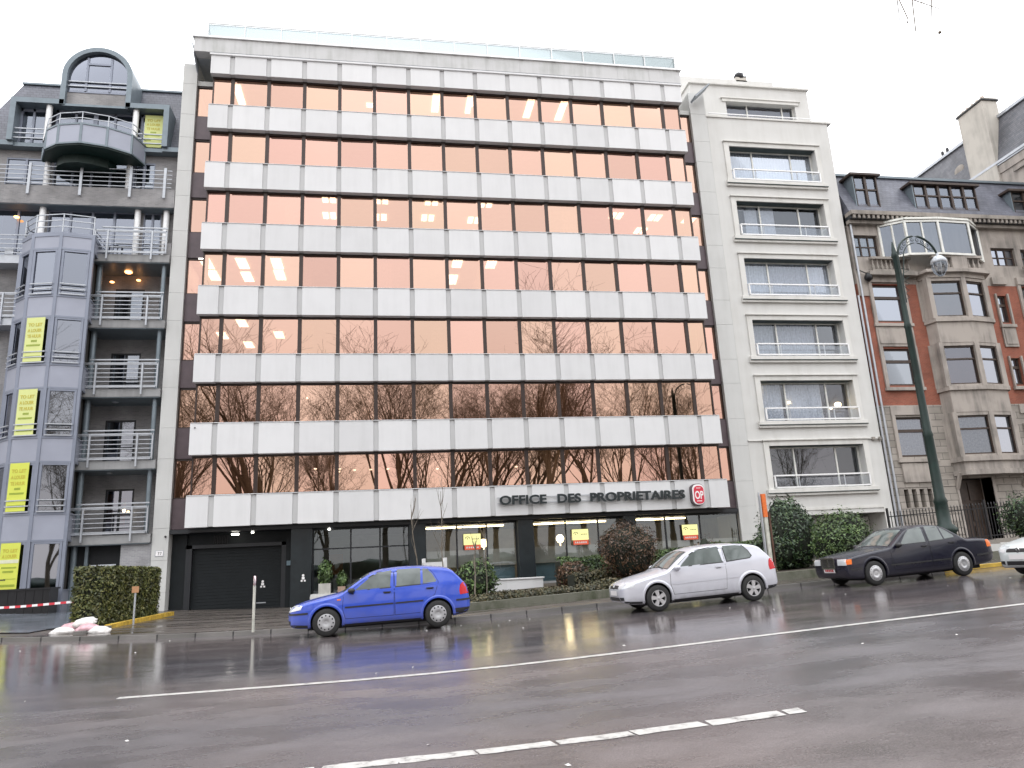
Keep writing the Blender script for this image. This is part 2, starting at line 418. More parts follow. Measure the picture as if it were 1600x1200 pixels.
# ---------------------------------------------------------------- terrain: the street climbs 4 % to the right
def g(x):
    if x >= 12: return .043*(x-10)
    if x > 8: return .005375*(x-8)**2
    if x > 6: return 0.
    if x > -.25: return .004*(6-x)**2
    return .1563+.05*(-.25-x)
def kerbY(x): return -12.3-.1*(x-3)
def wallY(x): return -11.4-.1*(x-11)
def sheet(name, xs, ylo, yhi, h, mat, ny=1, kind='structure', parent=None, side=0):
    m = MB(); vs = []; fs = []
    for x in xs:
        a = ylo(x) if callable(ylo) else ylo; b = yhi(x) if callable(yhi) else yhi
        for j in range(ny+1): vs.append((x, a+(b-a)*j/ny, g(x)+h))
    w = ny+1
    for i in range(len(xs)-1):
        for j in range(ny): fs.append((i*w+j, (i+1)*w+j, (i+1)*w+j+1, i*w+j+1))
    m.raw(vs, fs)
    if side:  # skirt down on the front edge
        n = len(xs); fr = [vs[i*w] for i in range(n)]; lo = [(p[0], p[1], p[2]-side) for p in fr]
        m.raw(fr+lo, [(i, i+n, i+n+1, i+1) for i in range(n-1)])
        bk = [vs[i*w+ny] for i in range(n)]; lo = [(p[0], p[1], p[2]-side) for p in bk]
        m.raw(bk+lo, [(i+1, i+n+1, i+n, i) for i in range(n-1)])
    o = m.build(name, mat, parent)
    if kind: o['kind'] = kind
    return o
def frange(a, b, st):
    n = max(1, int(round((b-a)/st))); return [a+(b-a)*i/n for i in range(n+1)]
XS = frange(-60, 110, 1.)
sheet('ground', [-400, -200, -100]+XS+[160, 240], -400, 300, -.30, 'soil')
sheet('road', XS, -35.5, lambda x: kerbY(x)-.15, 0, 'wet_asphalt')
sheet('kerb', XS, lambda x: kerbY(x)-.15, lambda x: kerbY(x)+.004, .10, 'kerb_stone', side=.25)
sheet('pavement', XS, lambda x: kerbY(x)+.004, 12, .105, 'paving')
sheet('grass', XS, -95, -36.2, .06, 'leaf_core', kind='stuff')
tag(bpy.data.objects['grass'], 'dark grass of the park across the boulevard behind the viewpoint', 'grass')
sheet('terrace', frange(-30, -.35, .9), lambda x: kerbY(x)+1.0, -.2, .135, 'wet_slab')
sheet('median_kerb', XS, -36.2, -35.5, .10, 'kerb_stone', side=.2)
# road markings
sheet('road_line', frange(5.7, 60, 1), -22.82, -22.66, .004, 'road_paint')
dm = MB(); x = 6.6; k = 0
drnd = random.Random(3)
while x < 12.55:
    L = .62+drnd.uniform(-.06, .06); x1 = min(x+L, 12.55)
    y0 = -27.50+drnd.uniform(-.015, .015); y1 = -27.33+drnd.uniform(-.01, .02); sk = drnd.uniform(-.03, .03)
    P = []
    xs = frange(x, x1, .12)
    vs = [(q, y0+drnd.uniform(-.012, .012), g(q)+.004) for q in xs]+[(q+sk, y1+drnd.uniform(-.015, .012), g(q)+.004) for q in xs]
    n = len(xs); dm.raw(vs, [(i, i+1, i+1+n, i+n) for i in range(n-1)])
    x = x1+drnd.uniform(.012, .035)
o = dm.build('lane_dash', 'road_paint'); o['kind'] = 'structure'
# yellow painted kerb stones beyond the dark saloon and along the garage driveway
sheet('kerb_yellow', frange(24.6, 33, 1), lambda x: kerbY(x)-.16, lambda x: kerbY(x)+.02, .107, 'yellow_paint', side=.10)
dk = MB()
for i in range(9):
    y0 = -9.4+i*.75; dk.box(1.02, 1.20, y0, y0+.72, g(1)+.02, g(1)+.21+.004*i, 0)
o = dk.build('driveway_kerb', 'yellow_paint'); o['kind'] = 'structure'
dk = MB()
dk.box(1.0, 1.22, -11.6, -9.42, g(1)+.02, g(1)+.18)
o = dk.build('driveway_kerb_grey', 'kerb_stone'); o.name = 'driveway_kerb_stone'; o['kind'] = 'structure'
# ================================================================ the office building
W = 1.75
BT = [4.97, 8.15, 11.33, 14.62, 17.79, 21.0, 24.15, 26.93]
BB = [3.63, 6.75, 10.03, 13.24, 16.46, 19.65, 22.86, 25.92]
X0, X1 = .72, 25.58
office = thing('office_building', 'wide office block with white spandrel bands and rows of copper mirror windows', 'building', (13.2, 1, g(13)))
def P(o):  # parent while keeping world coordinates
    o.parent = office; o.matrix_parent_inverse = Matrix.Translation(office.location).inverted(); return o
def part(mb, name, mats, root, bevel=0, parent=None):
    o = mb.build(name, mats, None, bevel=bevel)
    pr = parent or root; o.parent = pr
    base = root.matrix_basis if parent is None else None
    if parent is None: o.matrix_parent_inverse = Matrix.Translation(root.location).inverted()
    return o
def sub(mb, name, mats, par, bevel=0):  # par is a part with identity basis
    o = mb.build(name, mats, None, bevel=bevel); o.parent = par; return o
PL0, PL1, PR0, PR1 = -.80, -.13, 26.48, 27.42
# side piers of jointed stone panels
for a, b, top in ((PL0, PL1, 26.95), (PR0, PR1, 26.3)):
    m = MB(); zs = [g(a)-.3]+[1.0, 2.35, 3.7, 4.95, 6.75, 8.15, 10.03, 11.33, 13.24, 14.62, 16.46, 17.79, 19.65, 21.0, 22.86, 24.15, 25.9, top]
    for i in range(len(zs)-1):
        if zs[i+1] > zs[i]: m.box(a, b, .95, 3.5, zs[i]+.012, zs[i+1])
    m.box(a+.01, b-.01, .97, 3.4, -.3, top-.05, 1)
    part(m, 'stone_pier', ['pale_stone', 'panel_joint'], office)
# rear mass and interior: floor slabs, back wall, partition walls
m = MB(); m.box(PL0+.02, PR1-.02, 7.6, 14, -.3, 28.0)
m.box(PL0+.02, PL1-.02, 3.45, 7.6, -.3, 27.0); m.box(PR0+.02, PR1-.02, 3.45, 7.6, -.3, 27.0)
part(m, 'rear_wall', 'grey_concrete', office)
m = MB()
for b in range(1, 8):
    m.box(PL1, PR0, 1.32, 7.6, BB[b]+.04, BB[b]+.22, 0)
    m.box(X0+.1, X1-.1, .48, 1.32, BB[b]+.04, BB[b]+.22, 0)
for b in range(0, 7):
    m.box(PL1, PR0, 1.35, 7.6, BT[b]-.42, BT[b]-.30, 1)
    m.box(PL1, PR0, 7.4, 7.6, BT[b]-.30, BB[b+1]+.04, 1)
    for k in (3, 6, 8, 11):
        if (k+b) % 3: m.box(k*W-.05, k*W+.05, 1.5, 7.4, BT[b]-.30, BB[b+1]+.04, 1)
part(m, 'office_floors', ['office_ceiling', 'office_wall'], office)
# spandrel bands
for b in range(8):
    m = MB(); z0, z1 = BB[b], BT[b]
    edges = [X0]+[k*W for k in range(1, 15)]+[X1]
    gw = .115
    for i in range(len(edges)-1):
        a = edges[i]+(gw if i else 0); c = edges[i+1]-(gw if i < len(edges)-2 else 0)
        m.box(a, c, 0, .30, z0, z1)
    m.box(X0+.01, X1-.01, .055, .48, z0+.02, z1-.02, 1)
    m.box(X0+.03, X1-.03, .30, .47, z0+.012, z0+.03, 2)
    m.box(X0+.02, X1-.02, -.02, .32, z1, z1+.03, 0)
    if b == 7: m.box(X0-.06, X1+.06, -.06, .5, z1+.03, z1+.13, 0)
    part(m, 'spandrel_band', ['white_panel', 'panel_joint', 'green_soffit'], office, bevel=.008)
# ribbon windows: bronze frame (part) with its panes (sub-parts)
prnd = random.Random(11)
for b in range(7):
    z0, z1 = BT[b]+.03, BB[b+1]+.01
    m = MB(); gy = .34
    for k in range(1, 15): m.box(k*W-.085, k*W+.085, gy-.05, gy+.10, z0, z1)
    m.box(X0+.08, X0+.14, gy-.04, gy+.1, z0, z1); m.box(X1-.14, X1-.08, gy-.04, gy+.1, z0, z1)
    m.box(X0+.14, X1-.14, gy-.03, gy+.08, z0, z0+.05); m.box(X0+.14, X1-.14, gy-.035, gy+.08, z1-.10, z1)
    # returns and the narrow side lights beside the piers
    m.box(X0+.10, X0+.13, gy+.1, 1.2, z0, z1); m.box(X1-.13, X1-.10, gy+.1, 1.2, z0, z1)
    for a, c in ((PL1+.0, X0+.10), (X1-.10, PR0)):
        m.box(a, a+.05, 1.18, 1.30, z0-.02, z1); m.box(c-.05, c, 1.18, 1.30, z0-.02, z1)
        m.box(a+.05, c-.05, 1.18, 1.30, z1-.07, z1); m.box(a+.05, c-.05, 1.18, 1.30, z0-.02, z0+.04)
    fr = part(m, 'ribbon_window', 'bronze_frame', office)
    eds = [X0+.14]+[k*W for k in range(1, 15)]+[X1-.14]
    for i in range(15):
        a = eds[i]+(.085 if i else 0); c = eds[i+1]-(.085 if i < 14 else 0)
        mm = MB(); t = prnd.uniform(-.010, .010); u = prnd.uniform(-.007, .007)
        mm.quad((a, gy+.02-t-u, z0+.05), (c, gy+.02+t-u, z0+.05), (c, gy+.02+t+u, z1-.10), (a, gy+.02-t+u, z1-.10))
        sub(mm, 'pane', 'gold_glass', fr)
    for a, c in ((PL1+.05, X0+.05), (X1-.05, PR0-.05)):
        mm = MB(); mm.quad((a, 1.24, z0+.04), (c, 1.24, z0+.04), (c, 1.24, z1-.07), (a, 1.24, z1-.07))
        sub(mm, 'pane', 'gold_glass', fr)
# dark infill panels between the side lights
for b in range(8):
    for a, c in ((PL1, X0+.12), (X1-.12, PR0)):
        m = MB(); zt = BT[b]+.01 if b < 7 else 26.2
        m.box(a, c, 1.12, 1.34, BB[b]+.02, zt)
        part(m, 'infill_panel', 'infill_panel' if b < 7 else 'pale_stone', office)
# blinds and curtains behind a few panes
for (b, k, a, c) in ((2, 3, .1, .6), (2, 6, .9, 1.5), (3, 5, .2, .8), (4, 10, .9, 1.6), (1, 4, 1.1, 1.6), (1, 6, .2, .6), (0, 3, 1.2, 1.6), (0, 7, .1, .5), (0, 9, 1.1, 1.6), (1, 9, 1., 1.6), (1, 12, .9, 1.5), (0, 12, 1., 1.6), (4, 2, .9, 1.5), (3, 3, .1, .5)):
    m = MB(); x = k*W
    n = 8; pts = []
    for i in range(n+1): pts.append((x+a+(c-a)*i/n, .62+(.03 if i % 2 else -.03)))
    for i in range(n): m.quad((*pts[i], BT[b]+.1), (*pts[i+1], BT[b]+.1), (*pts[i+1], BB[b+1]-.02), (*pts[i], BB[b+1]-.02))
    part(m, 'blind', 'curtain', office)
# ceiling lights burning in some rooms; lowest two floors: bulbs added for lamp reflections
def clight(x, y0, y1, z, w=.28, mat='lamp_white'):
    m = MB(); m.box(x-w/2, x+w/2, y0, y1, z-.05, z); part(m, 'ceiling_light', mat, office)
for x, y0, y1 in ((1.8, .85, 2.5), (8.5, 1.75, 2.1), (12.0, .5, 2.2), (13.85, .5, 2.15), (17.15, .42, 2.25), (19.0, .48, 2.3)): clight(x, y0, y1, BB[7]+.035, .38)
for x, y in ((6.48, .81), (6.38, 2.6), (9.07, .75), (9.0, 2.6), (11.6, .7), (11.5, 2.5), (14.4, .72), (14., 2.6), (21.7, 1.54), (23.95, 1.62), (26.0, 1.75), (23.7, 3.24)):
    for s in (-.19, .19): clight(x+s, y-.34, y+.34, BB[5]+.035, .27)
for x, y in ((.62, 1.8), (.62, 3.3), (2.31, 1.7), (2.25, 3.4), (3.96, 1.65), (3.9, 3.1), (12.85, 1.0), (12.8, 3.3), (14.6, 1.0)):
    clight(x, y-.65, y+.6, BB[4]+.035, .48)
for x, y in ((2.48, 1.3), (1.2, 3.25), (3.94, 3.1), (2.2, 4.8)): clight(x, y-.5, y+.5, BB[3]+.035, .42)
for x, y in ((5.25, 3.4), (5.1, 5.6)): clight(x, y-.12, y+.12, BB[2]+.035, .24)  # added bulbs, standing in for street lamps reflected in the glass
for x, y in ((5.6, 5.5), (6.8, 5.8), (6.7, 6.9), (7.55, 6.4), (8.4, 6.4), (9.3, 6.3), (16.4, 6.8), (12.0, 6.8)): clight(x, y-.07, y+.07, BB[1]+.035, .13)  # small bulbs added inside to imitate dots of reflected street lamps
# attic storey: projecting box, cap, roof screen
m = MB()
m.box(-.12, 25.62, -.02, 4, 27.12, 27.92, 0)
for k in range(1, 14): m.box(k*1.83-.012, k*1.83+.012, -.032, -.02, 27.14, 27.9, 2)
m.box(-.10, 25.60, .55, 3.6, 27.10, 27.12, 1)
m.box(.70, 25.60, -.02, .62, 26.93+.135, 27.10, 1)
m.box(-.20, 25.72, -.10, 4.1, 27.92, 28.02, 3)
part(m, 'attic_wall', ['parapet_render', 'grey_soffit', 'panel_joint', 'white_metal'], office)
m = MB()   # raking fins under the projecting attic
m.prism([(.05, 27.12), (1.05, 27.12), (1.05, 26.5)], -.16, -.10, 'x'); m.prism([(.05, 27.12), (1.05, 27.12), (1.05, 26.5)], 25.62, 25.68, 'x')
m.prism([(-.12, 27.1), (-.34, 27.9), (-.30, 27.9), (-.06, 27.1)], .2, .8, 'y'); m.prism([(26.5, 26.6), (27.45, 27.45), (27.5, 27.4), (26.55, 26.5)], .2, .85, 'y')
part(m, 'fin', 'grey_soffit', office)
m = MB()
m.box(.45, 25.55, .30, .34, 28.14, 28.98)
part(m, 'roof_screen', 'railing_glass', office)
m = MB()
m.bar((.35, .26, 29.02), (25.6, .26, 29.02), .06); m.bar((.35, .26, 28.1), (25.6, .26, 28.1), .05)
x = .45
while x < 25.7:
    m.box(x-.02, x+.02, .2, .26, 27.85, 29.0); m.box(x-.10, x+.10, -.13, -.10, 27.90, 27.97); x += 1.79
m.bar((25.6, .26, 29.02), (25.6, 3, 29.02), .04); m.bar((25.6, .26, 28.6), (25.6, 3, 28.6), .04)
m.bar((.35, .26, 29.02), (.35, 3, 29.02), .04); m.bar((.35, .26, 28.6), (.35, 3, 28.6), .04); m.bar((26.0, .9, 27.9), (25.9, .9, 29.5), .04)
part(m, 'roof_railing', 'white_metal', office)
m = MB(); m.box(PR0, PR1, 1.0, 3.4, 26.3, 27.3, 0); part(m, 'roof_edge', 'pale_stone', office)
m = MB(); m.box(PL0, -.1, 1.0, 3.4, 26.95, 27.10, 0); part(m, 'roof_edge', 'pale_stone', office)

# ---- ground floor: soffit, columns, garage door, lobby, shop front
m = MB(); m.box(PL1, PR0, 1.0, 7.6, 3.45, 3.62, 0); m.box(X0+.02, X1-.02, .49, 1.0, 3.452, 3.62, 0); part(m, 'shop_soffit', 'dark_frame', office)
for a, c in ((5.05, 5.95), (10.2, 10.95), (15.2, 15.95), (20.3, 20.95)):
    m = MB(); m.box(a, c, .5, 1.25, g(a)-.2, 3.45); part(m, 'column', 'black_stone', office, bevel=.02)
# garage
m = MB()
for i in range(20): m.box(.75, 4.55, 1.6, 1.66, .10+i*.135, .10+i*.135+.125, 0)
m.box(.6, 4.7, 1.7, 1.8, -.1, 2.95, 1); m.box(.5, .75, 1.4, 1.75, -.1, 2.95, 2); m.box(4.55, 4.75, 1.4, 1.75, -.1, 2.95, 2); m.box(.5, 4.75, 1.4, 1.75, 2.8, 2.95, 2)
gd = part(m, 'garage_door', ['garage_door', 'dark_void', 'dark_frame'], office)
m = MB()
for i in range(9): m.box(1.6+.07*i, 1.63+.07*i, 1.58, 1.62, 2.98, 3.35)
m.box(-.1, .5, 1.5, 1.7, -.1, 3.45, 1); m.box(.5, 5.05, 1.62, 1.75, 2.95, 3.45, 1); m.box(4.75, 5.1, 1.3, 1.7, -.1, 3.45, 1)
part(m, 'garage_surround', ['iron_black', 'garage_door'], office)
m = MB(); m.box(4.80, 5.02, 1.22, 1.30, 1.9, 2.1, 0); part(m, 'garage_sign', 'desk_blue', office)
m = MB(); m.box(2.45, 2.75, 1.0, 1.1, 3.30, 3.38); part(m, 'ceiling_light', 'lamp_white', office)
m = MB(); m.box(6.6, 6.7, .9, 1.0, 3.36, 3.42); m.box(3.3, 3.4, .9, 1.0, 3.36, 3.42); part(m, 'ceiling_light', 'lamp_white', office)
# stickers with two small figures on the door and the column
for (x, y, z) in ((3.75, 1.585, 1.15), (5.6, .49, 1.32)):
    m = MB(); m.lathe([(.0, -.004), (.055, -.004), (.055, .004)], (x, y, z+.11), 12, 'y', 0, False)
    m.box(x-.06, x+.06, y-.004, y+.004, z-.06, z+.05, 0); m.box(x-.10, x-.02, y-.004, y+.004, z-.15, z-.08, 0); m.box(x+.03, x+.11, y-.004, y+.004, z-.15, z-.08, 0)
    part(m, 'sticker', 'sign_white', office)
m = MB(); m.box(3.5, 3.9, 1.58, 1.60, .33, .37); part(m, 'door_handle', 'rail_metal', office, parent=None)
# shop front glass
segs = [(5.95, 7.6), (7.6, 8.9), (8.9, 10.2), (10.95, 12.4), (12.4, 13.8), (13.8, 15.2), (15.95, 17.6), (17.6, 19.2), (19.2, 20.3), (20.95, 22.6), (22.6, 24.4), (24.4, 26.4)]
m = MB()
for a, c in segs:
    m.box(a, a+.035, 1.05, 1.12, .2, 3.45); m.box(c-.035, c, 1.05, 1.12, .2, 3.45)
m.box(5.95, 26.45, 1.04, 1.13, 3.36, 3.45); m.box(5.95, 10.2, 1.04, 1.13, 2.5, 2.56)
m.box(10.95, 26.45, 1.03, 1.14, .45, .62, 1)
sf = part(m, 'shop_front', ['dark_frame', 'grey_concrete'], office)
for a, c in segs:
    t = prnd.uniform(-.004, .004); mm = MB(); mm.quad((a+.035, 1.08-t, .6 if a > 10.5 else .15), (c-.035, 1.08+t, .6 if a > 10.5 else .15), (c-.035, 1.08+t, 3.36), (a+.035, 1.08-t, 3.36)); sub(mm, 'pane', 'shop_glass', sf)
# frosted privacy strip along the shop panes
m = MB()
for a, c in segs[3:]:
    m.box(a+.05, c-.05, 1.125, 1.13, 1.45 if a < 16 else 1.6, 2.2)
part(m, 'frosted_strip', 'frosted', office)
# interior of the agency
m = MB(); m.box(5.95, 26.4, 6.9, 7.1, 0, 3.45, 0); m.box(10.6, 10.7, 1.3, 6.9, 0, 3.45, 0); m.box(5.9, 26.4, 1.2, 6.9, 3.36, 3.42, 1)
m.box(5.9, 26.4, 1.2, 7, -.1, .42, 2)
part(m, 'agency_room', ['office_wall', 'dark_room', 'dark_room'], office)
m = MB()
m.box(13.2, 15.1, 1.3, 1.9, .42, 1.45, 0); m.box(16.1, 17.75, 1.3, 1.9, .42, 1.55, 0); m.box(19.3, 20.28, 1.3, 1.9, .42, 1.62, 0); m.box(17.75, 19.3, 1.2, 1.26, .42, 2.05, 1)
m.box(24.6, 26.3, 1.6, 2.0, .42, 2.0, 0)
part(m, 'reception_desk', ['desk_blue', 'desk_green'], office)
m = MB(); m.box(18.9, 19.9, 5, 5.3, 1.3, 2.6); m.box(6.3, 7.0, 5.9, 6.0, 1.4, 2.4); part(m, 'wall_picture', 'interior_orange', office)
for x, y0, y1 in ((11.4, 1.7, 2.9), (12.1, 1.5, 2.6), (13.4, 1.5, 3.0), (14.06, 1.4, 2.8), (16.5, 1.6, 3.0), (17.15, 1.4, 2.8), (18.4, 1.6, 3.1), (19.1, 1.4, 3.0), (21.4, 1.4, 2.6), (22.4, 1.6, 2.6), (23.2, 1.4, 2.6)):
    m = MB(); m.box(x-.62, x+.62, y0, y0+.16, 3.25, 3.31); part(m, 'ceiling_light', 'lamp_warm', office)
for x, z in ((13.75, 2.5), (17.5, 2.55), (21.1, 2.4)):
    m = MB(); m.lathe([(.001, -.2), (.12, -.16), (.19, -.04), (.19, .06), (.12, .17), (.001, .2)], (x, 1.9, z), 12); m.tube([(x, 1.9, .4), (x, 1.9, z-.2)], .02, 6)
    part(m, 'globe_lamp', 'lamp_warm', office)
# glowing agency sign boxes hung inside the glass
for i, (x, lab) in enumerate(((13.1, 'glowing yellow and red agency sign box behind the leftmost shop window'), (18.27, 'glowing yellow and red agency sign box above the pale green panel'), (23.8, 'glowing yellow and red agency sign box nearest the white pier'))):
    m = MB(); w = .40
    m.box(x-w, x+w, .93, 1.03, 2.42, 2.92, 0); m.box(x-w+.04, x+w-.02, .93, 1.03, 2.20, 2.415, 1); m.box(x-w-.012, x+w+.012, .945, 1.04, 2.19, 2.93, 2)
    s = m.build('sign_box', ['sign_light_yellow', 'sign_light_red', 'iron_black']); tag(s, lab, 'sign', 'lit agency sign boxes in the shop windows')
    m = MB()
    for a0 in range(7):
        a = a0*.5-.2; m.bar((x-.22+.10*math.cos(a), .925, 2.72+.07*math.sin(a)), (x-.22+.10*math.cos(a+.5), .925, 2.72+.07*math.sin(a+.5)), .025)
    m.box(x-.25, x-.20, .922, .929, 2.68, 2.72)
    for q in range(4): m.box(x+.02+q*.08, x+.075+q*.08, .922, .929, 2.665, 2.70)
    e = m.build('emblem', 'sign_dark'); e.parent = s
    m = MB()
    for q in range(6): m.box(x-.28+q*.10, x-.22+q*.10, .922, .929, 2.27, 2.34)
    e = m.build('small_lettering', 'sign_white'); e.parent = s
# facade name in dark letters on two thin rails
sg = thing('facade_lettering', 'dark raised letters OFFICE DES PROPRIETAIRES on the lowest white band', 'sign', (14.1, -.08, 4.2))
def sgp(o): o.parent = sg; o.matrix_parent_inverse = Matrix.Translation(sg.location).inverted(); return o
for txt, xa, wd in (('OFFICE', 14.28, 2.20), ('DES', 16.98, 1.12), ('PROPRIETAIRES', 18.55, 4.68)):
    o = text_mesh(txt, .56, 'letter_black', 'lettering', None, (xa, -.17, 4.12), extrude=.045, offset=.016, width=wd); sgp(o)
m = MB(); m.bar((14.2, -.06, 4.18), (23.25, -.06, 4.18), .03); m.bar((14.2, -.06, 4.44), (23.25, -.06, 4.44), .03)
for x in frange(14.4, 23.2, .9): m.box(x-.012, x+.012, -.11, 0, 4.15, 4.47)
sgp(m.build('rail', 'rail_metal'))
# round-cornered emblem box
def rrect(cx, cz, w, h, r, n=6):
    P_ = []
    for (sx, sz, a0) in ((1, 1, 0), (-1, 1, 90), (-1, -1, 180), (1, -1, 270)):
        for i in range(n+1):
            a = math.radians(a0+90*i/n); P_.append((cx+sx*(w/2-r)+r*math.cos(a), cz+sz*(h/2-r)+r*math.sin(a)))
    return P_
em = thing('emblem_sign', 'red round-cornered box sign with white letters OP at the right end of the band', 'sign', (23.95, -.1, 4.2))
def emp(o): o.parent = em; o.matrix_parent_inverse = Matrix.Translation(em.location).inverted(); return o
m = MB(); m.prism(rrect(23.9, 4.27, .66, 1.02, .26), -.24, 0, 'y', 0); emp(m.build('case', 'infill_panel'))
m = MB(); m.prism(rrect(23.92, 4.27, .60, .96, .24), -.252, -.235, 'y', 0); emp(m.build('white_face', 'sign_white'))
m = MB(); m.prism(rrect(23.94, 4.25, .50, .84, .19), -.262, -.250, 'y', 0); emp(m.build('red_face', 'sign_red'))
emp(text_mesh('OP', .52, 'sign_white', 'lettering', None, (23.72, -.268, 4.06), extrude=.004, offset=.012, width=.43))
m = MB()
for q in range(5): m.box(23.80+q*.055, 23.835+q*.055, -.268, -.262, 3.93, 3.98)
for q in range(4): m.box(23.83+q*.055, 23.865+q*.055, -.268, -.262, 4.55, 4.59)
emp(m.build('small_lettering', 'sign_white'))
# small fittings on the facade
m = MB(); m.box(-.62, -.32, .93, .95, 2.55, 2.75, 0); m.box(-.645, -.295, .935, .952, 2.525, 2.775, 1); nb = part(m, 'number_plate', ['sign_white', 'rail_metal'], office)
m = MB()
for q, c_ in enumerate('77'):
    m.box(-.53+q*.09, -.47+q*.09, .922, .929, 2.69, 2.705); m.bar((-.475+q*.09, .925, 2.70), (-.51+q*.09, .925, 2.59), .012)
sub(m, 'numeral', 'letter_black', nb)
m = MB(); m.blob((-.25, .9, 3.35), .05, 1, 1); m.blob((.93, -.03, 7.95), .035, 1, 1); part(m, 'wall_spotlight', 'iron_black', office)
# ================================================================ cream apartment building (right of the office)
apt = thing('apartment_building', 'narrow cream apartment block with wide recessed windows and white balcony fronts', 'building', (31.2, 1, g(31)))
AX0, AX1 = 27.45, 35.02
WX0, WX1 = 28.55, 33.90
HD = [23.95, 20.52, 17.08, 13.52, 10.16, 6.70]
SL = [21.80, 18.40, 14.88, 11.50, 8.00, 4.50]
m = MB()
ys, yb = 1.0, 1.75
zs = [3.15]+sorted(SL+HD)+[25.78]
m.box(AX0, WX0, ys, yb, 3.15, 25.78); m.box(WX1, AX1, ys, yb, 3.15, 25.78)
lv = [(3.42, SL[5])]+[(HD[i], SL[i-1]) for i in range(5, 0, -1)]+[(HD[0], 25.78)]
for a, b in lv: m.box(WX0, WX1, ys, yb, a, b)
m.box(AX0, AX1, 1.76, 12, 3.42, 25.76, 0)
m.box(WX0, WX1, ys, yb, 3.15, 3.42)
m.box(AX0, AX0+.55, ys, 3, 0, 3.15); m.box(AX1-.42, AX1, ys, 3, 0, 3.15)
m.box(AX0, AX1, 2.9, 12, 0, 3.4)
part(m, 'wall', 'cream_render', apt)
m = MB(); m.box(AX0+.6, AX1-.5, .96, 1.0, 3.38, 3.52); m.box(AX0+.6, AX0+.72, .98, 1.05, 0, 3.38); m.box(AX1-.5, AX1-.42, .96, 1.0, 0.5, 3.38)
m.box(31.4, 34.55, 2.4, 2.5, .9, 3.0)
part(m, 'garage_front', 'window_trim', apt)
arnd = random.Random(5)
for i in range(6):
    z0, z1 = SL[i], HD[i]
    m = MB()   # moulded surround
    m.box(WX0-.30, WX0, .92, 1.0, z0-.02, z1+.26); m.box(WX1, WX1+.30, .92, 1.0, z0-.02, z1+.26); m.box(WX0, WX1, .92, 1.0, z1, z1+.26)
    m.box(WX0-.34, WX1+.34, .84, 1.0, z1+.26, z1+.34); m.box(WX0-.42, WX1+.42, .80, 1.0, z0-.22, z0-.02); m.box(WX0-.42, WX1+.45, .86, 1.0, z0-.36, z0-.22)
    m.box(WX0-.42, WX1+.44, .795, .86, z0-.24, z0-.20, 1)
    if i == 5: m.box(AX0, WX0-.34, .93, 1.0, z1+.26, z1+.32); m.box(WX1+.34, AX1, .93, 1.0, z1+.26, z1+.32)
    m.box(WX0, WX1, 1.0, 1.5, z1-.02, z1, 1)
    part(m, 'window_surround', ['window_trim', 'green_soffit'], apt, bevel=.01)
    m = MB(); fy = 1.45
    for x in (WX0+.04, WX0+1.60, WX0+4.0, WX1-.04): m.box(x-.04, x+.04, fy-.03, fy+.05, z0+.04, z1-.02)
    m.box(WX0+.08, WX1-.08, fy-.02, fy+.05, z1-.09, z1-.02); m.box(WX0+.08, WX1-.08, fy-.02, fy+.05, z0, z0+.08)
    wf = part(m, 'window', 'cream_metal', apt)
    for a, b in ((WX0+.08, WX0+1.56), (WX0+1.64, WX0+3.96), (WX0+4.04, WX1-.08)):
        t = arnd.uniform(-.005, .005); mm = MB(); mm.quad((a, fy+.01-t, z0+.08), (b, fy+.01+t, z0+.08), (b, fy+.01+t, z1-.09), (a, fy+.01-t, z1-.09)); sub(mm, 'pane', 'clear_glass', wf)
    # curtains and the room behind
    m = MB()
    if i in (0, 2, 3, 4):
        spans = {0: [(0, 5.3)], 2: [(0, 5.3)], 3: [(.2, 1.5), (1.7, 3.9)], 4: [(0.1, 1.5), (1.7, 3.8)]}[i]
        for a, b in spans:
            n = int((b-a)/.09); pr = None
            for k in range(n+1):
                p = (WX0+a+(b-a)*k/n, 1.62+(.028 if k % 2 else -.028)+arnd.uniform(-.01, .01))
                if pr: m.quad((*pr, z0+.02), (*p, z0+.02), (*p, z1-.04), (*pr, z1-.04))
                pr = p
        part(m, 'curtain', 'curtain', apt)
    elif i == 1:
        m.box(WX0+.02, WX0+.9, 1.60, 1.62, z1-.25, z1-.05); m.box(WX0+.75, WX0+1.5, 1.60, 1.62, z0, z1-.05); m.box(WX0+1.7, WX0+2.55, 1.60, 1.62, z0, z1-.05)
        part(m, 'curtain', 'curtain', apt)
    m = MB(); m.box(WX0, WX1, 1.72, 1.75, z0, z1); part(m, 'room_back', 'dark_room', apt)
    # balcony front: white tube frame with a glazed panel
    m = MB(); y = .86; a, b = WX0+.06, WX1+.02; zt, zl = z0+.66, z0+.06
    for p, q in (((a, zl), (b, zl)), ((a, zt), (b, zt)), ((a, zl), (a, zt)), ((b, zl), (b, zt))): m.bar((p[0], y, p[1]), (q[0], y, q[1]), .07)
    for x in (a, b): m.bar((x, y, zt), (x, 1.4, zt), .05); m.bar((x, y, zl), (x, 1.2, zl), .05)
    for x in (a+1.35, a+3.9): m.box(x-.03, x+.03, y+.03, y+.06, zl-.1, zt)
    bf = part(m, 'balcony_front', 'white_metal', apt)
    mm = MB(); mm.quad((a+.05, y+.02, zl+.05), (b-.05, y+.02, zl+.05), (b-.05, y+.02, zt-.12), (a+.05, y+.02, zt-.12)); sub(mm, 'pane', 'clear_glass', bf)
for (x, z, s) in ((WX0+.22, HD[4]-.35, .09), (WX0+.10, HD[4]-.37, .04), (WX0+1.85, HD[4]-1.05, .08), (WX1-.65, SL[4]+.95, .2), (WX1-1.1, SL[4]+.78, .10)):
    m = MB(); m.blob((x, 1.58, z), (s, .04, s*.7), 2, 2); part(m, 'lamp', 'lamp_warm', apt)
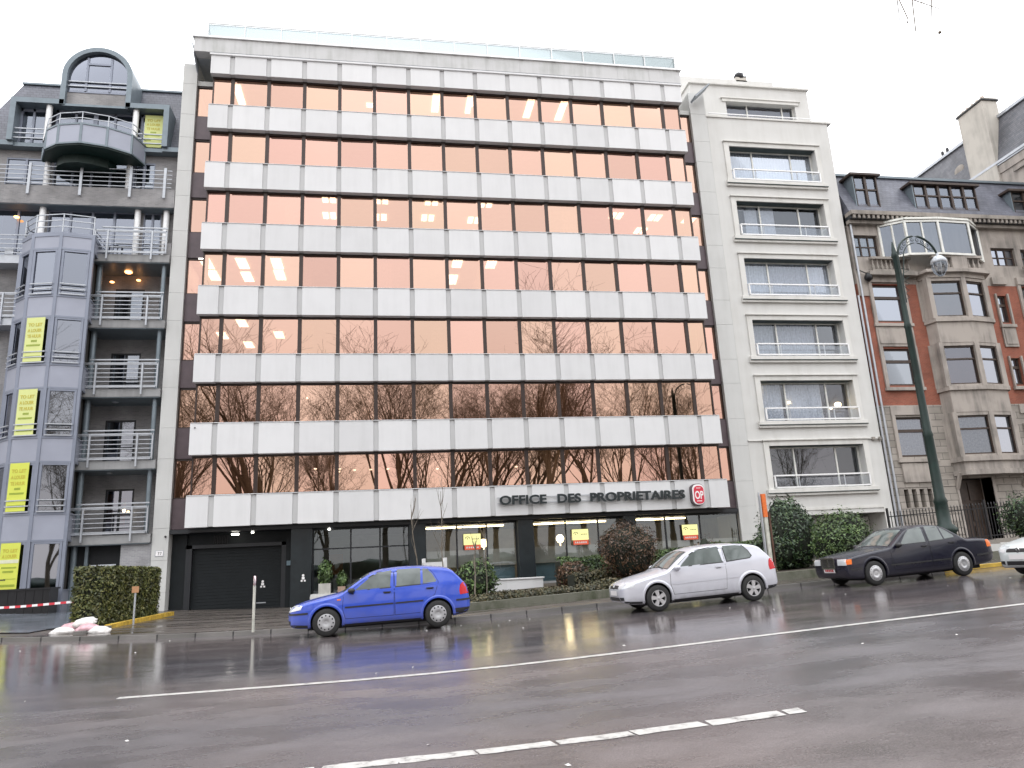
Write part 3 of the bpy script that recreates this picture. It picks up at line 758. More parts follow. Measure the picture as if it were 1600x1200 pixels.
# top storey, set back, with its own wide window
m = MB(); ty = 2.2
m.box(AX0-.2, 29.45, ty, 9, 25.76, 28.85); m.box(33.95, 34.9, ty, 9, 25.76, 28.85); m.box(29.45, 33.95, ty, ty+.4, 27.75, 28.85); m.box(29.45, 33.95, ty+.6, 9, 25.76, 28.84)
m.box(27.2, 34.3, 4.6, 9, 28.85, 31.2)
part(m, 'top_storey', 'cream_render', apt)
m = MB()
m.box(AX0-.1, AX1+.25, .93, 2.2, 25.78, 25.9); m.box(AX0-.3, 35.0, ty-.12, 9, 28.85, 28.97); m.box(29.2, 34.2, ty-.08, ty, 27.76, 27.95); m.box(29.1, 34.3, ty-.14, ty, 27.95, 28.02)
m.box(34.6, AX1+.1, 1.2, 9, 25.9, 25.98)
part(m, 'roof_edge', 'window_trim', apt, bevel=.01)
m = MB()
for x in (29.5, 30.9, 33.2, 33.92): m.box(x-.035, x+.035, ty+.25, ty+.32, 25.9, 27.75)
wf = part(m, 'window', 'cream_metal', apt)
mm = MB(); mm.quad((29.5, ty+.3, 25.9), (33.9, ty+.3, 25.9), (33.9, ty+.3, 27.74), (29.5, ty+.3, 27.74)); sub(mm, 'pane', 'clear_glass', wf)
m = MB(); m.box(29.5, 33.9, ty+.5, ty+.55, 25.8, 27.74); part(m, 'room_back', 'infill_panel', apt)
m = MB()
m.bar((27.6, .98, 26.05), (35.1, .98, 26.05), .05)
for x in (34.95, 35.1): m.bar((x, 1.2, 25.9), (x-.02, 1.2, 27.3), .025)
m.bar((34.2, 2.3, 28.9), (34.15, 2.3, 30.2), .03); m.bar((33.6, 2.3, 28.9), (33.6, 2.3, 29.4), .03)
part(m, 'roof_railing', 'white_metal', apt)
m = MB(); m.box(31.75, 32.5, 4.6, 5.2, 31.1, 31.42, 0); m.blob((32.1, 4.8, 31.6), (.34, .3, .34), 4, 2, .16, 1); m.blob((32.5, 4.8, 31.6), (.12, .12, .06), 4, 1, .1, 1)
part(m, 'chimney_cowl', ['chimney_render', 'iron_black'], apt)
m = MB(); m.tube([(35.12, .94, .8), (35.12, .94, 15)], .055, 8); part(m, 'drainpipe', 'rail_metal', apt)
m = MB(); m.box(34.45, 34.62, .86, 1.0, 6.9, 7.05); m.box(34.85, 34.98, .86, 1.0, 6.9, 7.05); m.bar((34.5, .93, 6.86), (35.0, .93, 6.86), .03); part(m, 'cable_bracket', 'grey_stone', apt)

# ================================================================ brick and stone town house
th = thing('town_house', 'old red brick and stone house with a two-storey bay and slate dormers', 'building', (40, 1, g(40)))
TX0, TX1 = 35.2, 49.0
fy = 1.0
m = MB()
def hole_wall(m, x0, x1, z0, z1, holes, y0, y1, mi=0):
    """wall panel with rectangular openings (x0,x1,z0,z1), split into boxes"""
    xs = sorted(set([x0, x1]+[min(max(h[0], x0), x1) for h in holes]+[min(max(h[1], x0), x1) for h in holes]))
    for i in range(len(xs)-1):
        a, b = xs[i], xs[i+1]
        if b-a < 1e-4: continue
        cuts = sorted([(max(z0, h[2]), min(z1, h[3])) for h in holes if h[0] <= a+1e-4 and h[1] >= b-1e-4 and h[2] < z1 and h[3] > z0])
        z = z0
        for c in cuts:
            if c[0] > z: m.box(a, b, y0, y1, z, c[0], mi)
            z = max(z, c[1])
        if z < z1: m.box(a, b, y0, y1, z, z1, mi)
cols = [(36.05, 37.95), (43.95, 44.65), (45.7, 47.4)]
rows = [(5.95, 8.1), (9.85, 11.95), (13.5, 15.7)]
holes = []
for c in cols:
    for r in rows: holes.append((c[0], c[1], r[0], r[1]-(.55 if c[0] > 43.5 and c[0] < 45 else 0)))
holes += [(35.42, 37.0, 17.35, 18.7), (44.3, 45.9, 17.0, 18.15), (39.1, 41.2, 0, 4.75), (46.3, 47.6, 17.0, 18.1)]
for k in range(4): holes.append((35.85+k*.46, 36.12+k*.46, 3.3, 4.25))
holes.append((36.2, 38.0, .9, 2.15))
hole_wall(m, TX0, TX1, 0, 8.75, [h for h in holes], fy, 1.7, 0)
m.box(TX0, TX1, 1.9, 12, 0, 20, 2)
part(m, 'stone_base', ['ashlar', 'grey_stone', 'dark_void'], th)
m = MB(); hole_wall(m, TX0, TX1, 8.75, 15.75, holes, fy+.02, 1.7, 0); part(m, 'brick_wall', 'red_brick', th)
m = MB(); hole_wall(m, TX0, TX1, 15.75, 19.3, holes, fy+.01, 1.7, 0)
m.box(35.2, 36.0, fy-.05, fy, 15.0, 16.3, 0)
part(m, 'stone_frieze', 'old_stone', th)
# stone surrounds down the window columns
m = MB()
for (a, b) in ((35.85, 38.15), (43.85, 44.75), (45.5, 47.6)):
    nar = b-a < 1.5
    for (z0, z1) in rows:
        zz = z1-(.55 if nar else 0)
        m.box(a, a+.32 if False else a+(.2 if not nar else .1), fy-.10, fy+.01, z0-.1, zz+.1); m.box(b-(.2 if not nar else .1), b, fy-.10, fy+.01, z0-.1, zz+.1)
        m.box(a-.05, b+.05, fy-.16, fy+.01, z0-.30, z0-.12)
    m.box(a, b, fy-.07, fy+.008, 12.05, 13.2); m.box(a+.1, b-.1, fy-.11, fy-.07, 12.2, 13.05)
    m.box(a, b, fy-.08, fy+.009, 8.2, 8.7); m.box(a-.02, b+.02, fy-.14, fy+.005, 15.8, 16.25)
    m.box(a+.1, b-.1, fy-.10, fy+.008, 4.6, 5.6)
for z in (1.2, 1.85, 2.5, 3.15, 4.35, 4.95): m.box(TX0, 39.0, fy-.02, fy+.004, z, z+.03); m.box(41.3, TX1, fy-.02, fy+.004, z, z+.03)
part(m, 'stone_surround', 'old_stone', th, bevel=.015)
for h in holes[:9]+holes[9:11]+holes[12:13]:
    m = MB(); a, b, z0, z1 = h; y = 1.16
    big = b-a > 1
    m.box(a, a+.09, y, y+.08, z0, z1); m.box(b-.09, b, y, y+.08, z0, z1); m.box(a+.09, b-.09, y, y+.08, z1-.09, z1); m.box(a+.09, b-.09, y, y+.08, z0, z0+.12)
    if z0 > 16:
        for q in (1, 2): m.box(a+(b-a)*q/3-.035, a+(b-a)*q/3+.035, y, y+.07, z0+.12, z1-.09)
        m.box(a+.09, b-.09, y+.005, y+.06, (z0+z1)/2-.03, (z0+z1)/2+.03)
    else:
        zt = z0+(z1-z0)*.66; m.box(a+.09, b-.09, y-.02, y+.09, zt-.08, zt+.08)
    w = part(m, 'window', 'wood_dark', th)
    mm = MB(); t = arnd.uniform(-.006, .006); mm.quad((a+.05, y+.05-t, z0), (b-.05, y+.05+t, z0), (b-.05, y+.05+t, z1), (a+.05, y+.05-t, z1)); sub(mm, 'pane', 'old_glass', w)
    if z0 < 8 or z0 > 16:
        m = MB(); n = 22
        for k in range(n):
            xa = a+.1+(b-a-.2)*k/n; xb = a+.1+(b-a-.2)*(k+1)/n; ya = y+.16+(.02 if k % 2 else 0); yb_ = y+.16+(0 if k % 2 else .02)
            m.quad((xa, ya, z0+.1), (xb, yb_, z0+.1), (xb, yb_, z1-.1), (xa, ya, z1-.1))
        part(m, 'lace_curtain', 'lace', th)
# two-storey polygonal bay over the entrance
bx = [(39.05, 1.0), (39.2, .38), (41.25, .18), (42.85, .45), (43.25, 1.0)]
m = MB()
def bay_ring(z0, z1, grow=0., mi=0):
    c = (41.1, 1.0); P_ = [(c[0]+(x-c[0])*(1+grow/2.2), 1.02 if y > .95 else y-grow) for x, y in bx]
    m.prism(P_, z0, z1, 'z', mi)
for z0, z1, gr in ((4.85, 5.1, .10), (5.1, 5.55, .02), (5.55, 5.8, .14), (8.2, 9.4, 0), (9.4, 9.62, .12), (12.1, 13.3, 0), (13.3, 13.5, .10), (15.9, 16.15, .05), (16.15, 16.32, .28)): bay_ring(z0, z1, gr)
wins = []
for (z0, z1) in ((5.8, 8.2), (9.62, 12.1), (13.5, 15.9)):
    for i in range(5):
        x, y = bx[i]; m.box(x-.14, x+.14, y-.02, y+.3, z0, z1)
    for i in (0, 3): m.prism([(bx[i][0], bx[i][1]+.06), (bx[i+1][0], bx[i+1][1]+.06), (bx[i+1][0], bx[i+1][1]+.3), (bx[i][0], bx[i][1]+.3)], z0, z1)
    for i in (1, 2):
        (xa, ya), (xb, yb_) = bx[i], bx[i+1]; wins.append((xa, ya, xb, yb_, z0, z1))
        m.bar((xa, ya+.12, z1-.09), (xb, yb_+.12, z1-.09), .2, 0, .18); m.bar((xa, ya+.12, z0+.06), (xb, yb_+.12, z0+.06), .24, 0, .12)
bay = part(m, 'bay', 'old_stone', th)
for (xa, ya, xb, yb_, z0, z1) in wins:
    m = MB(); d = Vector((xb-xa, yb_-ya, 0)); n = d.normalized()
    A = Vector((xa, ya+.16, 0))+n*.15; B = Vector((xb, yb_+.16, 0))-n*.15
    za, zb = z0+.12, z1-.18; zm = za+(zb-za)*.66
    for p in (A, B): m.bar((p.x, p.y, za), (p.x, p.y, zb), .09)
    for z in (za+.04, zb-.04, zm): m.bar((A.x, A.y, z), (B.x, B.y, z), .09)
    w = part(m, 'bay_window', 'wood_dark', th)
    mm = MB(); mm.quad((A.x, A.y+.02, za), (B.x, B.y+.02, za), (B.x, B.y+.02, zb), (A.x, A.y+.02, zb)); sub(mm, 'pane', 'old_glass', w)
    if z0 < 9:
        m = MB(); k = 14
        for q in range(k):
            p = A.lerp(B, q/k); r = A.lerp(B, (q+1)/k); m.quad((p.x, p.y+.12+(.02 if q % 2 else 0), za), (r.x, r.y+.12+(0 if q % 2 else .02), za), (r.x, r.y+.12+(0 if q % 2 else .02), zb), (p.x, p.y+.12+(.02 if q % 2 else 0), zb))
        part(m, 'lace_curtain', 'lace', th)
# balustrades
def balus(x0, x1, y, z0, z1, mi=0):
    m.box(x0, x1, y-.12, y+.12, z0, z0+.14, mi); m.box(x0, x1, y-.14, y+.14, z1-.14, z1, mi)
    n = int((x1-x0)/.27)
    for k in range(n):
        x = x0+(k+.5)*(x1-x0)/n; h = z1-z0-.28
        m.lathe([(.05, 0), (.085, h*.25), (.04, h*.6), (.04, h*.8), (.06, h)], (x, y, z0+.14), 8, 'z', mi)
m = MB(); balus(36.1, 38.6, .78, 16.35, 17.25); m.box(35.8, 38.8, .55, 1.05, 16.12, 16.35); part(m, 'balustrade', 'grey_stone', th)
m = MB(); balus(39.5, 40.7, .25, 16.32, 17.2); balus(41.7, 42.7, .25, 16.32, 17.2); m.box(40.7, 41.7, .1, .38, 16.32, 17.25); part(m, 'balustrade', 'old_stone', th)
m = MB(); balus(46.0, 48.8, .7, 16.0, 16.9); part(m, 'balustrade', 'grey_stone', th)
# white framed winter garden
m = MB(); cn = [(37.15, 1.0), (38.25, .25), (40.2, .05), (42.25, .15), (43.6, 1.0)]
for (x, y) in cn: m.bar((x, y, 17.2), (x, y, 19.3), .13)
for i in range(4):
    a, b = cn[i], cn[i+1]
    m.bar((*a, 17.25), (*b, 17.25), .12); m.bar((*a, 19.25), (*b, 19.25), .13); m.bar((*a, 19.4), (*b, 19.4), .24, 0, .12)
    mid = ((a[0]+b[0])/2, (a[1]+b[1])/2)
    if i in (0, 1): m.bar((*mid, 17.25), (*mid, 19.25), .09)
m.prism([(x, y) for x, y in cn], 19.42, 19.5, 'z')
wg = part(m, 'winter_garden', 'cream_metal', th)
for i in range(4):
    a, b = cn[i], cn[i+1]; mm = MB(); mm.quad((*a, 17.3), (*b, 17.3), (*b, 19.2), (*a, 19.2)); sub(mm, 'pane', 'old_glass', wg)
# cornice with dentils
m = MB()
m.box(TX0-.02, TX1, .72, 1.02, 19.3, 19.5); m.box(TX0-.02, TX1, .40, 1.02, 19.72, 19.95); m.box(TX0-.02, TX1, .55, 1.02, 19.5, 19.72, 1)
x = TX0+.1
while x < TX1: m.box(x, x+.14, .44, .56, 19.5, 19.72); x += .3
part(m, 'cornice', ['grey_stone', 'dark_frame'], th)
# slate mansard roof and dormers
m = MB(); m.prism([(.60, 19.95), (1.9, 22.9), (9, 24.2), (9, 19.95)], TX0, 48.9, 'x', 0); m.bar((TX0, 1.85, 22.95), (48.9, 1.85, 22.95), .14, 1)
rf = part(m, 'roof', ['slate', 'teal_metal'], th)
for (a, b, z1, n) in ((35.95, 37.45, 22.35, 2), (39.75, 43.95, 21.95, 5), (46.35, 48.1, 21.75, 2)):
    m = MB(); y = .8; z0 = 20.35
    m.box(a, b, y+.12, 2.6, z0-.1, z1, 1)
    m.box(a-.25, b+.2, y-.15, 3.2, z1, z1+.13, 0); m.box(a-.06, a+.03, y, 2.2, z0-.05, z1, 2); m.box(a-.05, b+.05, y-.02, y+.25, z0-.14, z0, 2)
    for k in range(n+1):
        x = a+(b-a)*k/n; m.box(max(a, x-.07), min(b, x+.07), y, y+.13, z0, z1, 0)
    m.box(a, b, y+.02, y+.11, z0+(z1-z0)*.55, z0+(z1-z0)*.55+.08, 0); m.box(a, b, y, y+.12, z0, z0+.08, 0)
    d = part(m, 'dormer', ['wood_dark', 'slate', 'teal_metal'], th)
    mm = MB(); mm.quad((a+.05, y+.09, z0+.05), (b-.05, y+.09, z0+.05), (b-.05, y+.09, z1), (a+.05, y+.09, z1)); sub(mm, 'pane', 'old_glass', d)
# entrance
m = MB(); m.box(39.1, 41.2, 1.75, 1.85, 0, 4.7, 0)
for k in range(2):
    for z in (1.3, 2.5, 3.6): m.box(39.3+k*1.0, 40.05+k*1.0, 1.70, 1.76, z, z+.95, 0)
m.box(39.0, 39.1, .95, 1.8, 0, 4.8, 1); m.box(41.2, 41.35, .95, 1.8, 0, 4.8, 1)
part(m, 'door', ['wood_dark', 'old_stone'], th)
for x in (39.05, 43.1): m = MB(); m.bar((x, .6, 5.0), (x, 1.0, 4.2), .15); part(m, 'corbel', 'old_stone', th)
m = MB(); m.blob((35.75, .7, 16.0), (.22, .2, .26), 3, 2, .1); m.bar((35.75, .7, 16.2), (35.3, 1., 16.6), .05); part(m, 'wall_lantern', 'iron_black', th)
m = MB(); m.tube([(35.35, .9, 1), (35.35, .9, 19.4)], .06, 8); part(m, 'drainpipe', 'rail_metal', th)

# ================================================================ tall house behind, flank with slate and chimney
tb = thing('corner_house', 'tall pale house with slate flank and big plastered chimney behind the brick house', 'building', (52, 6, g(50)))
m = MB(); m.box(49.02, 58, -2.2, 16, 0, 25.3, 0)
m.box(48.95, 49.05, -2.2, 16, 24.7, 25.25, 0)
part(m, 'wall', 'old_stone', tb)
m = MB(); m.prism([(49.0, 25.5), (49.9, 28.95), (57, 29.4), (57, 25.5)], -2.3, 16, 'y', 0)
part(m, 'roof', 'old_slate', tb)
m = MB(); m.bar((48.93, -2.5, 25.48), (48.93, 7.0, 25.48), .17); m.bar((49.85, -2.4, 29.0), (49.85, 16, 29.0), .2); m.box(48.9, 49.1, -2.4, 16, 25.28, 25.4)
part(m, 'gutter', 'rail_metal', tb)
m = MB(); m.box(48.86, 50.0, 3.65, 5.8, 20, 30.2, 0); m.box(48.78, 50.1, 3.55, 5.9, 30.2, 30.3, 1); m.box(48.84, 50.04, 3.6, 5.85, 30.3, 30.4, 0)
for k in range(5): m.lathe([(.12, 0), (.14, .2), (.1, .28)], (49.2, 3.9+k*.42, 30.38), 8, 'z', 2)
part(m, 'chimney', ['chimney_render', 'iron_black', 'terracotta'], tb)
m = MB(); m.box(51.2, 52.0, 9.6, 10.7, 27, 29.9, 0); m.box(51.1, 52.1, 9.5, 10.8, 29.9, 30.0, 1)
for k in range(2): m.lathe([(.1, 0), (.11, .5), (.08, .6)], (51.5, 9.9+k*.5, 30.0), 8, 'z', 1)
part(m, 'chimney', ['old_slate', 'iron_black'], tb)
m = MB()   # carved scroll relief on the flank
for k in range(22):
    t = k/21; y = 1.9-2.6*t; z = 23.0+.8*math.sin(t*PI*1.6)+.3*t; t2 = (k+1)/21
    m.bar((48.93, y, z), (48.93, 1.9-2.6*t2, 23.0+.8*math.sin(t2*PI*1.6)+.3*t2), .12)
for k in range(16):
    a = k*.45; r = .08+.022*k; m.bar((48.93, -1.0+r*math.cos(a), 22.4+r*math.sin(a)), (48.93, -1.0+(r+.02)*math.cos(a+.45), 22.4+(r+.02)*math.sin(a+.45)), .09)
m.bar((48.93, -2.2, 24.3), (48.93, 2.6, 24.3), .10)
part(m, 'carved_relief', 'grey_stone', tb)
m = MB(); m.lathe([(.0, -.05), (.42, -.05), (.5, .05), (.36, .12), (.34, .06), (0, .06)], (49.4, 4.9+2.2, 26.9), 14, 'x', 0); part(m, 'round_dormer', 'grey_stone', tb)
# ================================================================ grey brick apartment block (left)
lb = thing('brick_apartment_block', 'grey brick block with blue metal tower bay, recessed balconies and arched slate dormer', 'building', (-5, 1, g(-5)))
LX0, LX1 = -12.5, -.82
BY = 1.6
FL = [3.55, 6.75, 10.0, 13.25, 16.5, 19.95]      # slab tops
m = MB()
# brick front above the balconies, with openings
hs = [(-8.9, -6.9, 16.5, 19.0), (-6.6, -2.7, 16.5, 19.0), (-2.35, -1.55, 16.5, 19.0),
      (-8.7, -6.95, 20.0, 21.7), (-6.6, -3.2, 20.0, 21.9), (-3.0, -2.0, 20.0, 21.7)]
hole_wall(m, LX0, LX1, 16.3, 22.2, hs, BY, 2.0, 0)
m.box(LX0, LX1, 2.9, 12, -.5, 25, 0)
m.box(LX0, -7.2, BY, 2.9, 0, 16.3, 0)
m.box(-1.15, LX1, .9, 2.9, 16.3, 17.1, 0)
m.box(-2.05, LX1, 1.0, 2.9, 0, 3.35, 1)
part(m, 'wall', ['grey_brick', 'light_brick'], lb)
# recessed loggia wall with glazed doors, right of the tower
rows_l = FL[:4]
for i, z in enumerate([.35]+FL[:4]):
    m = MB(); top = FL[i]-.35 if i < 5 else 16.2
    dz1 = z+2.1
    dx = [(-3.55, -2.35), (-3.35, -2.15), (-3.6, -2.3), (-3.6, -2.3), (-3.65, -2.35)][i]
    hole_wall(m, -4.6, LX1, z, top, [(dx[0], dx[1], z+.05, dz1)], 2.5, 2.75, 0)
    part(m, 'loggia_wall', 'grey_brick', lb)
    m = MB(); a, b = dx; mid = (a+b)/2
    for q in (a+.03, mid, b-.03): m.box(q-.04, q+.04, 2.50, 2.58, z+.08, dz1)
    m.box(a, b, 2.51, 2.58, dz1-.08, dz1); m.box(a, b, 2.51, 2.58, z+.05, z+.15)
    d = part(m, 'balcony_door', 'dark_frame', lb)
    mm = MB(); mm.quad((a, 2.56, z+.1), (b, 2.56, z+.1), (b, 2.56, dz1-.05), (a, 2.56, dz1-.05)); sub(mm, 'pane', 'blue_glass', d)
    for (cx_, cy_, cr_) in ((-4.0, 1.3, .13), (-1.12, 1.1, .10)): m = MB(); m.tube([(cx_, cy_, z), (cx_, cy_, top)], cr_, 10); part(m, 'column', 'teal_metal', lb)
m = MB(); m.box(-3.3, -3.0, 2.62, 2.66, FL[0]+.4, FL[0]+1.9); m.box(-2.8, -2.5, 2.62, 2.66, FL[0]+.5, FL[0]+1.7); part(m, 'lit_curtain', 'interior_orange', lb)
m = MB(); m.blob((-2.45, 2.3, FL[0]+1.1), .07, 1, 1); part(m, 'lamp', 'lamp_warm', lb)
# balcony slabs and railings
def railing(m, p, q, z0, z1, n=5, frame=True):
    p = Vector((*p, 0)); q = Vector((*q, 0)); L = (q-p).length
    for k in range(n):
        z = z0+.06+(z1-z0-.12)*k/(n-1); m.bar((p.x, p.y, z), (q.x, q.y, z), .035)
    if frame:
        for z in (z0, z1): m.bar((p.x, p.y, z), (q.x, q.y, z), .06)
        for e in (p, q): m.bar((e.x, e.y, z0-.03), (e.x, e.y, z1+.03), .06)
        for t in (.18, .8): e = p.lerp(q, t); m.bar((e.x, e.y-.03, z0-.35), (e.x, e.y-.03, z1), .07)
for i, z in enumerate(FL[:5]):
    x0 = -4.15; fy = .8; oy = .0
    m = MB()
    m.box(x0, LX1-.02, fy, 2.9, z-.42, z-.05, 0); m.box(x0+.03, LX1-.05, fy+.04, 2.85, z-.46, z-.42, 1)
    m.box(-4.7, x0, 1.2, 2.9, z-.42, z-.05, 0)
    part(m, 'balcony_slab', ['grey_concrete', 'teal_metal'], lb)
    m = MB(); railing(m, (x0+.02, fy-.06), (-1.0, fy-.06), z+.02, z+1.12, 6)
    m.bar((x0+.3, fy-.06, z+1.28), (-.95, fy-.06, z+1.28), .06)
    railing(m, (x0+.02, fy-.06), (x0+.02, 1.5), z+.02, z+1.12, 6, False)
    part(m, 'balcony_railing', 'rail_metal', lb)
for (x, y, z, s, mt) in ((-2.95, 1.9, 16.0, .17, 'lamp_orange'), (-3.75, 2.2, 15.6, .10, 'lamp_orange'), (-2.6, 2.3, 15.75, .10, 'lamp_orange'), (-5.0, 1.45, 19.0+.35, .16, 'lamp_orange'), (-7.9, 1.45, 18.5, .12, 'lamp_orange'), (-2.5, 1.3, 17.6, .08, 'lamp_orange')):
    m = MB(); m.blob((x, y, z), (s, s, s*.45), 1, 2, .02); part(m, 'round_lamp', mt, lb)
for x in (-3.3, -2.6, -3.1):
    m = MB()
for z in FL[:3]:
    m = MB(); m.lathe([(0, -.02), (.13, -.02), (.15, .03)], (-3.0, 1.7, z-.47), 12); part(m, 'round_lamp', 'rail_metal', lb)
# white round columns and glazing of the upper floors
for (x, y_, z0, z1) in ((-6.75, 1.35, 16.45, 19.05), (-2.55, 1.35, 16.45, 19.05), (-1.25, 1.35, 16.45, 19.05), (-6.75, 1.35, 19.95, 21.9), (-3.1, 1.35, 19.95, 21.9), (-6.9, 1.2, 22.4, 24.35), (-2.95, 1.2, 22.4, 24.35)):
    m = MB(); m.tube([(x, y_, z0), (x, y_, z1)], .14, 12); part(m, 'round_column', 'white_metal', lb)
for (a, b, z0, z1) in hs:
    m = MB(); n = 2 if b-a < 2.2 else 4
    for k in range(n+1):
        x = a+(b-a)*k/n; m.box(max(a, x-.05), min(b, x+.05), 1.60, 1.70, z0, z1)
    m.box(a, b, 1.61, 1.69, z1-.08, z1); m.box(a, b, 1.61, 1.69, z0, z0+.1)
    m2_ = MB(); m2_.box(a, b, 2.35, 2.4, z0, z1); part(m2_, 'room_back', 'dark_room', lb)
    w = part(m, 'window', 'blue_grey_metal', lb)
    mm = MB(); mm.quad((a, 1.66, z0), (b, 1.66, z0), (b, 1.66, z1), (a, 1.66, z1)); sub(mm, 'pane', 'blue_glass', w)
m = MB(); m.box(-8.85, -7.2, 2.0, 2.03, 20.2, 21.6); m.box(-6.5, -5.6, 2.0, 2.03, 20.1, 21.0); part(m, 'curtain', 'curtain', lb)
m = MB()
z = 20.0
railing(m, (-12, .95), (-1.0, .95), z-.02, z+1.0, 5, False)
for x in (-9.2, -7.3, -5.05, -2.85, -1.3): m.box(x-.06, x+.06, .86, .92, z-.55, z+1.05)
part(m, 'balcony_railing', 'rail_metal', lb)
m = MB(); m.box(LX0, LX1-.02, .98, 2.4, 19.0, 19.95, 0); m.box(LX0+.02, LX1-.05, 1.02, 2.3, 18.97, 19.0, 1); part(m, 'brick_balcony', ['grey_brick', 'teal_metal'], lb)
m = MB(); railing(m, (-12, .7), (-6.9, .7), 16.3, 17.3, 5, False); m.box(LX0, -6.7, .8, 2.4, 15.9, 16.3); part(m, 'balcony_railing', 'rail_metal', lb)
m = MB(); m.box(-7.9, -7.55, .8, .95, 16.3, 16.6); railing(m, (-12, .7), (-6.6, .7), 13.3, 14.4, 6); m.box(LX0, -6.9, .75, 2.4, 12.9, 13.3); part(m, 'balcony_railing', 'rail_metal', lb)
# blue metal tower bay
tw = [(-7.55, 1.9), (-7.15, .75), (-6.4, .05), (-5.16, -.18), (-3.92, .10), (-4.15, 1.9)]
gl = [(1.35, 3.30), (4.45, 6.55), (7.65, 9.75), (10.85, 12.98), (14.0, 16.2)]
m = MB()
def shrink(P_, s): c = (-5.6, 1.6); return [(c[0]+(x-c[0])*s, c[1]+(y-c[1])*s) for x, y in P_]
m.prism(shrink(tw, .93), -.2, 16.9, 'z', 2)
for (x, y) in tw[:5]: m.bar((x, y, .3), (x, y, 16.95), .13, 1)
lv = [.3]+[v for p in gl for v in p]+[16.9]
for i in range(len(tw)-1):
    a, b = tw[i], tw[i+1]
    for k in range(0, len(lv)-1, 2):
        z0, z1 = lv[k], lv[k+1]
        m.bar((*a, (z0+z1)/2), (*b, (z0+z1)/2), .07, 0, z1-z0)
        for z in (z0+.03, z1-.03): m.bar((*a, z), (*b, z), .12, 1, .08)
m.prism(shrink(tw, 1.035), 16.9, 17.03, 'z', 1)
m.prism(shrink(tw, 1.01), -.1, .45, 'z', 1)
twp = part(m, 'tower_bay', ['blue_panel', 'blue_grey_metal', 'dark_room'], lb)
for gi, (z0, z1) in enumerate(gl):
    for i in range(len(tw)-2):
        a = Vector((*tw[i], 0)); b = Vector((*tw[i+1], 0)); n = (b-a).normalized(); nn = Vector((n.y, -n.x, 0))
        A = a+n*.13-nn*.0; B = b-n*.13
        m = MB()
        for p in (A, B): m.bar((p.x, p.y, z0), (p.x, p.y, z1), .10, 0)
        m.bar((A.x, A.y, z1-.05), (B.x, B.y, z1-.05), .10); m.bar((A.x, A.y, z0+.05), (B.x, B.y, z0+.05), .10)
        w = part(m, 'tower_window', 'blue_grey_metal', lb)
        mm = MB(); o_ = nn*(-.02); mm.quad((A.x+o_.x, A.y+o_.y, z0), (B.x+o_.x, B.y+o_.y, z0), (B.x+o_.x, B.y+o_.y, z1), (A.x+o_.x, A.y+o_.y, z1)); sub(mm, 'pane', 'blue_glass', w)
        if gi:
            mm = MB(); q = nn*.11
            for z in (z0+.06, z0+.30, z0+.54): mm.bar((A.x+q.x, A.y+q.y, z), (B.x+q.x, B.y+q.y, z), .045)
            sub(mm, 'guard_rail', 'rail_metal', w)
m = MB()
for zz in (17.35, 17.65, 17.95):
    for i in range(len(tw)-2): a, b = shrink(tw, .97)[i], shrink(tw, .97)[i+1]; m.bar((*a, zz), (*b, zz), .04)
for (x, y) in shrink(tw, .97)[:5]: m.bar((x, y, 17.0), (x, y, 17.97), .045)
part(m, 'terrace_railing', 'rail_metal', lb)
# mansard, framed dormer group, arched dormer, curved balcony
m = MB()
m.prism([(BY-.1, 22.25), (2.6, 26.45), (9, 26.6), (9, 22.25)], -8.85, LX1, 'x', 0)
m.raw([(-8.85, BY-.1, 22.25), (-8.85, 9, 22.25), (-10.6, BY-.1, 22.25), (-8.85, 2.6, 26.45), (-8.85, 9, 26.5)], [(0, 2, 3), (2, 1, 4, 3)], 0)
part(m, 'roof', 'slate', lb)
m = MB(); m.box(-8.9, LX1, 2.5, 2.7, 26.42, 26.52, 0); m.prism([(2.7, 26.5), (2.7, 26.6), (7, 28.6), (7, 26.5)], -8.0, LX1, 'x', 1); part(m, 'roof_edge', ['teal_metal', 'curtain'], lb)
m = MB()
m.box(-8.55, -6.2, .95, 3, 24.35, 24.62); m.box(-3.4, -1.35, .95, 3, 24.35, 24.62); m.box(-6.3, -3.3, 1.0, 3, 24.30, 24.42); m.box(-8.55, -8.3, .95, 3, 22.3, 24.35); m.box(-1.6, -1.35, .95, 3, 22.3, 24.35)
m.box(LX0, -8.3, 1.1, 2, 22.1, 22.34); m.box(-1.6, LX1, 1.1, 2, 22.1, 22.34); m.box(-8.3, -1.6, 1.2, 2.4, 22.1, 22.3)
part(m, 'dormer_frame', 'teal_metal', lb)
for (a, b) in ((-8.3, -7.1), (-6.7, -4.9), (-4.9, -3.1), (-2.8, -1.6)):
    m = MB()
    for q in (a+.05, b-.05, (a+b)/2): m.box(q-.05, q+.05, 1.5, 1.6, 22.3, 24.35)
    m.box(a, b, 1.5, 1.6, 24.2, 24.35)
    w = part(m, 'dormer_window', 'blue_grey_metal', lb)
    mm = MB(); mm.quad((a, 1.56, 22.3), (b, 1.56, 22.3), (b, 1.56, 24.3), (a, 1.56, 24.3)); sub(mm, 'pane', 'blue_glass', w)
m = MB()
for z in (22.5, 22.75, 23.0): m.bar((-8.3, 1.1, z), (-6.9, 1.1, z), .05); m.bar((-2.9, 1.1, z), (-1.6, 1.1, z), .05)
part(m, 'guard_rail', 'rail_metal', lb)
